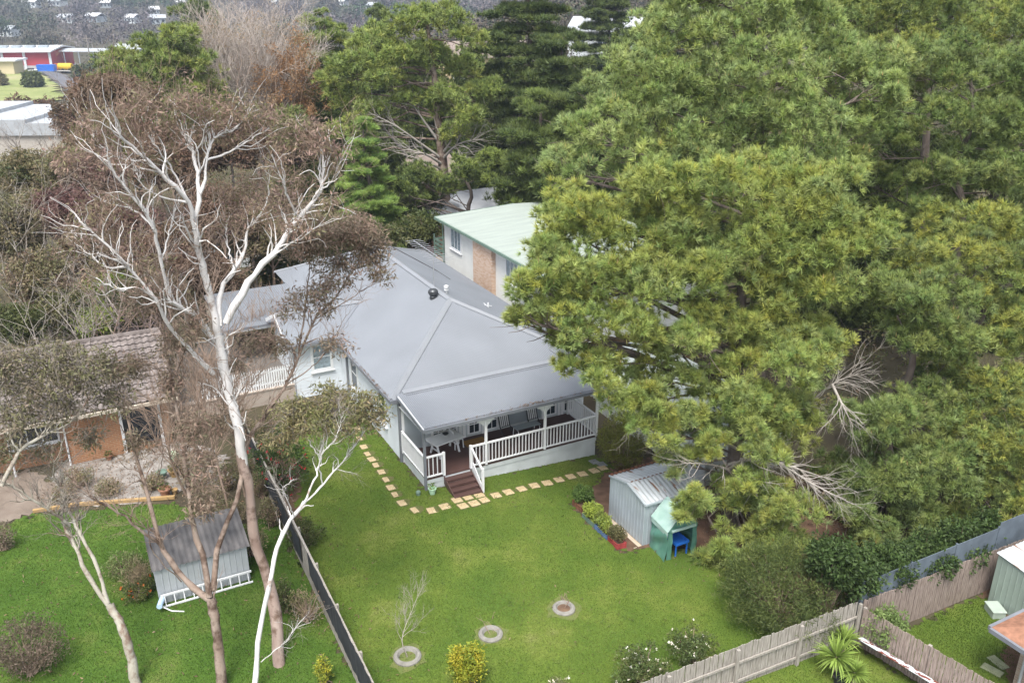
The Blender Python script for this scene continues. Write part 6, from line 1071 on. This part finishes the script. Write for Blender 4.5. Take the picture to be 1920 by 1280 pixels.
# worn earth round the pavers and rings, and fallen leaves
def discs(name, pts, m, lift):
    r = np.random.default_rng(9); Vs, Fs, o = [], [], 0
    for x, y, rad in pts:
        k = 18; a = np.arange(k) * 2 * math.pi / k; rr = rad * (1 + r.normal(0, .13, k)); X = x + np.cos(a) * rr; Y = y + np.sin(a) * rr
        Vs.append(np.vstack((np.column_stack((X, Y, hz(X, Y) + lift)), [[x, y, float(hz(x, y)) + lift]]))); Fs.append(np.stack((np.arange(k), (np.arange(k) + 1) % k, np.full(k, k)), 1) + o); o += k + 1
    return tag(np_obj(name, np.vstack(Vs), np.vstack(Fs), m), kind='structure')
pts = [(*G(px, py)[:2], .27) for px, py in SIDE + FRONT + PAD]; discs('worn_earth', pts[::2], mat('trodden_earth', (.10, .085, .035), 1., scale=6., col2=(.085, .11, .03)), .030); discs('worn_earth', pts[1::2], bpy.data.materials['trodden_earth'], .034)
discs('dry_grass', [(*c[:2], q) for c, q in zip(RINGS, (.56, .52, .60))], mat('dry_grass', (.09, .122, .03), 1., scale=5., col2=(.125, .135, .045)), .027)
r = np.random.default_rng(91); Ps = []
for poly, n in ((PX((60, 960), (110, 860), (330, 820), (440, 850), (470, 960), (330, 950)), 2600), (left_lawn, 2200), (UV((-5.7, 6), (-5.7, -10), (-4.2, -10), (-3.8, 6)), 700), (UV((8, -1), (5.9, -7.4), (7.3, -12), (9, -14), (18, -13), (14, -4)), 2600), (main_lawn, 500)):
    q = np.asarray([c[:2] for c in poly]); p_ = r.uniform(q.min(0), q.max(0), (n, 2)); Ps.append(p_[inpoly(p_[:, 0], p_[:, 1], q)])
p_ = np.vstack(Ps); n = len(p_); c0 = np.column_stack((p_, hz(p_[:, 0], p_[:, 1]) + .05)); V, F, c = leaves(r, c0, np.full(n, .02), 1, .13, .02, [(.16, .10, .06), (.12, .08, .05), (.20, .15, .10), (.09, .07, .05)], .3, .1, .1, 0.)
tag(np_obj('fallen_leaves', V, F, M['leaf'], col=c), kind='stuff')
u_ = r.uniform(-5.6, 4.8, 420); v_ = r.uniform(-12, 5, 420); w_ = np.array([W(a, b)[:2] for a, b in zip(u_, v_)]); k = inpoly(w_[:, 0], w_[:, 1], np.asarray([c[:2] for c in main_lawn])); w_ = w_[k]; c0 = np.column_stack((w_, hz(w_[:, 0], w_[:, 1]) + .03)); V, F, c = leaves(r, c0, np.full(len(c0), .06), 9, .07, .016, [(.05, .085, .02), (.10, .14, .03), (.12, .13, .05)], .3, -.2, .3, .2); tag(np_obj('lawn_weeds', V, F, M['leaf'], col=c), kind='stuff')
# ------------------------------------------------------------------ the far valley
FH0 = [(180, 42, 820, 17), (125, 44, 780, 12), (250, 44, 800, 10), (296, 46, 790, 13), (60, 14, 960, 14), (110, 12, 980, 16), (200, 15, 960, 10), (20, 68, 690, 10), (290, 28, 900, 8), (250, 108, 420, 16), (640, 12, 940, 12), (520, 14, 960, 10), (575, 8, 980, 10), (700, 20, 900, 10), (340, 14, 950, 10)]
def far_hit(px, py):
    for Y in np.arange(380, 1500, 4.):
        q = P(px, py, Y)
        if q[2] <= float(hz(q[0], q[1])): return Y
    return 1400.
FH = [(px, py, far_hit(px, py), w * .8) for px, py, Y, w in FH0]
def far_trees(name, n, xr, yr, seed, cols, hgt, wid, per, ll, reject=None, trunk=.35, minY=None):
    r = np.random.default_rng(seed); y = r.uniform(yr[0] ** .5, yr[1] ** .5, n) ** 2; x = r.uniform(xr[0], xr[1], n) * (y / yr[1] * .6 + .4)
    if reject is not None: k = ~reject(x, y); x, y = x[k], y[k]
    n = len(x); z = hz(x, y); h = hgt * r.uniform(.6, 1.3, n)
    def pj(zz): f = y * ct - (zz - CAM_H) * st; return 960 + FPX * x / f, 640 - FPX * (y * st + (zz - CAM_H) * ct) / f
    (qx, qt), (_, qb) = pj(z + h), pj(z); k = ~(((qx < 172) & (qx > -90) & (qt < 194) & (y < 336)) | ((qx < 135) & (qx > -60) & (qt < 288) & (y < 113)) | ((np.abs(qx - 1140) < 90) & (y < 175) & (qt < 75)) | ((np.abs(qx - 890) < 70) & (y < 160) & (qt < 120)))
    for hx, hy, hY, hw in FH: k &= ~((np.abs(qx - hx) < hw * FPX / hY * .6 + 3) & (qt < hy + 3) & (y < hY + 4) & (y > hY - 160))
    x, y, z, h = x[k], y[k], z[k], h[k]; n = len(x); w = wid * r.uniform(.6, 1.4, n); cols = np.asarray(cols, float) * .62
    patch = .5 + .45 * np.sin(x * .021 + 2 * np.sin(y * .011)) * np.sin(y * .017 + 1.3) + .4 * np.sin(x * .05 + y * .03); ci = np.clip((patch * len(cols) + r.normal(0, .6, n)).astype(int), 0, len(cols) - 1)
    d = sph(r, n * per); idx = np.repeat(np.arange(n), per); rad = np.stack((w, w, h * .36), 1)
    c = np.stack((x, y, z + h * .64), 1); lump = 1 + .3 * np.sin(d[:, :1] * 5 + idx[:, None]) * np.sin(d[:, 1:2] * 5 + idx[:, None] * 1.7)
    p = c[idx] + d * rad[idx] * r.uniform(.5, 1, (n * per, 1)) * lump; dn = nrm(d + .45 * sph(r, n * per)); ax = nrm(np.cross(dn, sph(r, n * per))); sd = np.cross(dn, ax); l = ll * r.uniform(.6, 1.5, (n * per, 1)) * np.clip(y[idx, None] / yr[1], .25, 1)
    V = np.stack((p - sd * l * .5, p + sd * l * .5, p + ax * l), 1).reshape(-1, 3); dn = None; cc = np.repeat(cols[ci][idx] * r.uniform(.85, 1.15, (n * per, 1)) * np.repeat(r.uniform(.6, 1.35, (n, 1)), per, 0), 3, 0)
    m = r.random(n) < trunk; k = m.sum(); b = np.stack((x[m], y[m], z[m]), 1); tp = b + np.stack((r.normal(0, .6, k), r.normal(0, .6, k), h[m] * 1.0), 1); s = np.stack((np.full(k, .16) * y[m] / 400, np.zeros(k), np.zeros(k)), 1)
    V = np.vstack((V, np.stack((b - s, b + s, tp), 1).reshape(-1, 3))); cc = np.vstack((cc, np.repeat(np.array([(.20, .18, .175)]) * r.uniform(.5, 1.1, (k, 1)), 3, 0)))
    return tag(np_obj(name, V, np.arange(len(V)).reshape(-1, 3), M['farleaf'], col=cc), kind='stuff')
fieldpoly = [P(-220, 200, 250)[:2], P(-220, 150, 330)[:2], P(0, 137, 338)[:2], P(75, 140, 335)[:2], P(105, 165, 300)[:2], P(125, 190, 262)[:2], P(60, 205, 240)[:2]]
roadpoly = [P(78, 139, 340)[:2], P(112, 141, 336)[:2], P(150, 158, 300)[:2], P(170, 172, 275)[:2], P(128, 172, 275)[:2], P(104, 160, 300)[:2]]
yard = [P(-200, 140, 345)[:2], P(-200, 125, 385)[:2], P(150, 125, 385)[:2], P(150, 141, 340)[:2]]
inb = lambda x, y: inpoly(x, y, fieldpoly) | inpoly(x, y, roadpoly) | inpoly(x, y, yard) | ((x < -112) & (y > 335) & (y < 420) & (x > -235))
PURP = [(.115, .10, .105), (.13, .11, .112), (.095, .092, .09), (.15, .13, .125), (.085, .092, .07), (.10, .09, .075), (.05, .075, .04)]
FBR = [(.095, .08, .062), (.075, .072, .05), (.115, .095, .075), (.06, .065, .04)]
far_trees('far_forest', 3800, (-560, 560), (430, 1400), 61, PURP, 14, 7.5, 130, 2.6, trunk=.7)
far_trees('woodland', 1150, (-340, 40), (75, 445), 62, FBR, 10, 4.4, 300, .8, reject=lambda x, y: inb(x, y) | ((x > -.55 * y - 4) & (y < 118)) | ((x > -82) & (x < -28) & (y > 100) & (y < 134)) | ((x > -90 * y / 250) & (y < 160) & False) | ((y < 330) & (y > 225) & inpoly(x, y, [P(-300, 215, 215)[:2], P(-300, 130, 420)[:2], P(150, 130, 420)[:2], P(140, 200, 230)[:2]])))
far_trees('woodland', 900, (-60, 330), (105, 460), 63, FBR + [(.05, .07, .03), (.07, .09, .035)], 12, 5, 170, 1.2, reject=lambda x, y: ((np.abs(x - P(1140, 40, 165)[0]) < 14) & (np.abs(y - 160) < 24)) | ((np.abs(x - P(890, 95, 150)[0]) < 13) & (np.abs(y - 145) < 20)))
fm = lawn_mat('rough_pasture', [(.17, .20, .07), (.23, .25, .10), (.27, .26, .13), (.32, .28, .17)], .05)
sheet('field', fieldpoly, fm, 3., .25, 1.); sheet('road', roadpoly, mat('worn_asphalt', (.11, .11, .12), .9, .15, .3), 1.5, .4, .3); sheet('yard', yard, mat('yard_concrete', (.28, .27, .25), .9, .15, .2), 2.5, .35, .5)
def on(px, py, Y): p = P(px, py, Y); p[2] = float(hz(p[0], p[1])); return p
c = on(20, 120, 352); rh = thing('red_warehouse', 'long red warehouse with white roof and pale posts across the valley', 'warehouse', c, R(6))
redm = mat('red_cladding', (.30, .035, .045), .6, .15, .2); b = MB(); b.box(-60, 0, -2, 15, 24, 6.6); b.build('wall', redm, rh)
b = MB(); b.slab([(-61, -1.5, 6.8), (16, -1.5, 6.8), (16, 12, 8.2), (-61, 12, 8.2)], .5); b.slab([(16, 25, 6.8), (-61, 25, 6.8), (-61, 12, 8.2), (16, 12, 8.2)], .5); b.build('roof', M['white'], rh)
b = MB()
for x in (-14, -3, 5, 14.4): b.box(x, -.35, -1, x + .9, -.02, 6.5)
b.build('wall_post', M['whiteplain'], rh); b = MB()
for i in range(6): b.box(-16 + i * 5, 5, 7.2, -12.5 + i * 5, 8, 8.4)
b.build('roof_vent', M['zinc'], rh)
b = MB(); b.box(-60, -.1, -2, 15, -.03, 1.4); b.build('plinth', mat('pale_blockwork', (.36, .36, .36), .9), rh)
c = on(2, 130, 330); yb = thing('cream_shed', 'small cream shed with flat white roof in front of the red warehouse', 'shed', c, R(4)); b = MB(); b.box(-8, 0, -1, 4.5, 8, 4.6); b.build('wall', mat('cream_cladding', (.52, .44, .28), .8), yb); b = MB(); b.box(-9, -1, 4.6, 6, 9, 5.2); b.build('roof', M['white'], yb)
c = on(150, 125, 362); cs = thing('long_shelter', 'long open shelter with thin pale panelled roof right of the red warehouse', 'shelter', c, R(-4)); b = MB(); b.slab([(-13, 0, 6.4), (13, 0, 6.4), (13, 6, 7.2), (-13, 6, 7.2)], .3); b.build('roof', M['zincroof'], cs)
for x in (-12, -6, 0, 6, 12): b = MB(); b.box(x, .2, -1, x + .3, .5, 6.2); b.build('post', M['zinc'], cs)
c = on(88, 130, 342); b = MB(); b.box(-3.2, -1.2, 0, 3.2, 1.2, 2.6)
for k in range(14): b.box(-3.1 + k * .45, -1.26, .1, -2.9 + k * .45, -1.2, 2.5)
tag(b.build('shipping_container', M['bluetub'], loc=c), 'blue shipping container at the end of the far road', 'container')
c = on(124, 128, 346); ex = thing('yellow_tanker', 'yellow rounded machine with orange front parked under the long shelter', 'machine', c, 0); b = MB(); b.tube([(-2.6, 0, 1.6), (2.4, 0, 1.6)], 1.2, 12); b.build('body', mat('yellow_paint', (.62, .40, .02), .5), ex); b = MB(); b.box(-3.9, -1, .5, -2.65, 1, 2.6); b.build('cab', mat('orange_paint', (.55, .14, .02), .5), ex); b = MB()
for x in (-3.2, -1, 1.6): b.tube([(x, -1.05, .45), (x, -.8, .45)], .45, 12)
b.build('wheel', M['yardplastic'], ex)
for i, (px, py, Y, m, lab) in enumerate([(58, 132, 338, 'white', 'white utility vehicle parked before the red warehouse'), (142, 129, 350, 'zinc', 'silver vehicle right of the yellow machine')]):
    c = on(px, py, Y); v = thing('parked_car', lab, 'car', c, R(10)); b = MB(); b.box(-2.1, -.85, .45, 2.1, .85, 1.1); b.build('body', M[m], v, bevel=.12); b = MB(); b.box(-1.1, -.75, 1.11, 1.0, .75, 1.65); b.build('cabin', M['glass'], v, bevel=.15); b = MB()
    for x in (-1.3, 1.3): b.tube([(x, -.88, .33), (x, .88, .33)], .33, 12)
    b.build('wheel', M['yardplastic'], v)
c = on(170, 118, 355); b = MB(); b.tube([(0, 0, -1), (0, 0, 13)], .22, 8); b.box(-1.6, -.1, 11.6, 1.6, .1, 11.85); tag(b.build('power_pole', M['greytwig'], loc=c), 'timber power pole with crossarm behind the long shelter', 'pole')
crown_tree('tree', 'lone round dark green tree on the far grass slope', 60, 152, 17, 12, 285, 601, DG, 1.2, .4, 60, 1.1, 40, 'greytwig', 'tree')
crown_tree('tree', 'dark olive tree at the left end of the far grass slope', -4, 152, 12, 14, 290, 602, OLIVE, 1.2, .4, 40, 1.1, 40, 'greytwig', 'tree')
crown_tree('tree', 'yellow-topped bush beside the far road end', 185, 122, 14, 8, 330, 603, [(.24, .22, .03), (.10, .12, .035)], 1.4, .5, 40, 1.2, 40, 'greytwig', 'tree')
crown_tree('tree', 'dark bush right of the yellow machine by the far road', 160, 136, 20, 10, 320, 604, DG, 1.4, .5, 60, 1.2, 40, 'greytwig', 'tree')
c = on(0, 300, 112); lb = thing('long_white_building', 'long pale building with stepped white parapet below the grass slope', 'building', c, R(2)); b = MB(); b.box(-30, 0, -2, 9, 16, 3.2); b.build('wall', mat('pale_beige_wall', (.40, .37, .33), .8, .06, .3), lb)
b = MB(); b.box(-30, -.3, 3.2, 9.2, 16, 4.7); b.box(-30, -.32, 4.7, -2.2, 16, 5.6); b.box(-2.2, -.31, 4.7, 4.2, 16, 5.15); b.build('parapet', M['zincroof'], lb)
for i, (px, py, Y, w) in enumerate(FH):
    c = P(px, py, Y); g_ = float(hz(c[0], c[1])); t = thing('far_house', 'pale roofed house among the bare trees on the far hillside', 'house', (c[0], c[1], g_ - .5), R(float((i * 37) % 60 - 30)), 'houses on the far hillside'); b = MB(); b.box(-w / 2, -4, -4, w / 2, 4, 4.4); b.build('wall', M['whiteplain'] if i % 3 else M['bluegrey'], t)
    b = MB()
    for s in (-1, 1): b.slab([(-w / 2 - .6, s * 4.7, 4.3), (w / 2 + .6, s * 4.7, 4.3), (w / 2 + .6, 0, 6.4), (-w / 2 - .6, 0, 6.4)], .3)
    b.build('roof', M['white'] if i % 2 == 0 else M['zincroof'], t)
    b = MB()
    for k in range(3): x = -w / 2 + w * (k + .3) / 3; b.box(x, -4.08, 1.4, x + w * .14, -4.02, 3.2)
    b.build('window', M['glass'], t)
# undergrowth filling the wooded ground between the gardens and the valley
r = np.random.default_rng(71); n = 3600; x = r.uniform(-60, 60, n); y = r.uniform(30, 128, n); k = np.abs(x) < y * .75 + 4; x, y = x[k], y[k]; u, v = L(x, y)
bad = ((u > -6.2) & (u < 10.2) & (v < 24) & (v > -15)) | ((u > 10) & (u < 22.5) & (v > 5) & (v < 26)) | ((u > 10) & (u < 16) & (v > -5.5) & (v < 5.5)) | ((u < -5) & (u > -23) & (v < 18.5)) | ((u > -11) & (u < .5) & (v > 10) & (v < 24)) | ((u < 7.5) & (v < -1)) | (v < -13.6)
for cx, cy_, rr in [(P(880, 372, 73), 0, 6), (P(755, 330, 86), 0, 6), (P(1140, 40, 165), 0, 10), (P(470, 455, 66), 0, 7), (on(0, 300, 112), 0, 12)]: bad |= (np.hypot(x - cx[0], y - cx[1]) < rr)
x, y = x[~bad], y[~bad]; n = len(x); C = np.stack((x, y, hz(x, y) + r.uniform(.1, 1.6, n)), 1); V, F, c = leaves(r, C, r.uniform(.5, 1.3, n), 46, .3, .06, DG + DKB + OLIVE, .25, .1, .5, .2); tag(np_obj('undergrowth', V, F, M['leaf'], col=c), kind='stuff')
# the air of the valley: thin even haze round everything
hb = MB(); hb.box(-1600, -70, -25, 1600, 2300, 330); hm = bpy.data.materials.new('haze'); hm.use_nodes = True; hn = hm.node_tree.nodes; hn.remove(hn['Principled BSDF'])
pv = hn.new('ShaderNodeVolumePrincipled'); pv.inputs['Color'].default_value = (.68, .80, 1, 1); pv.inputs['Density'].default_value = .00034; pv.inputs['Anisotropy'].default_value = .2
hm.node_tree.links.new(pv.outputs[0], hn['Material Output'].inputs['Volume']); tag(hb.build('haze', hm), kind='stuff')
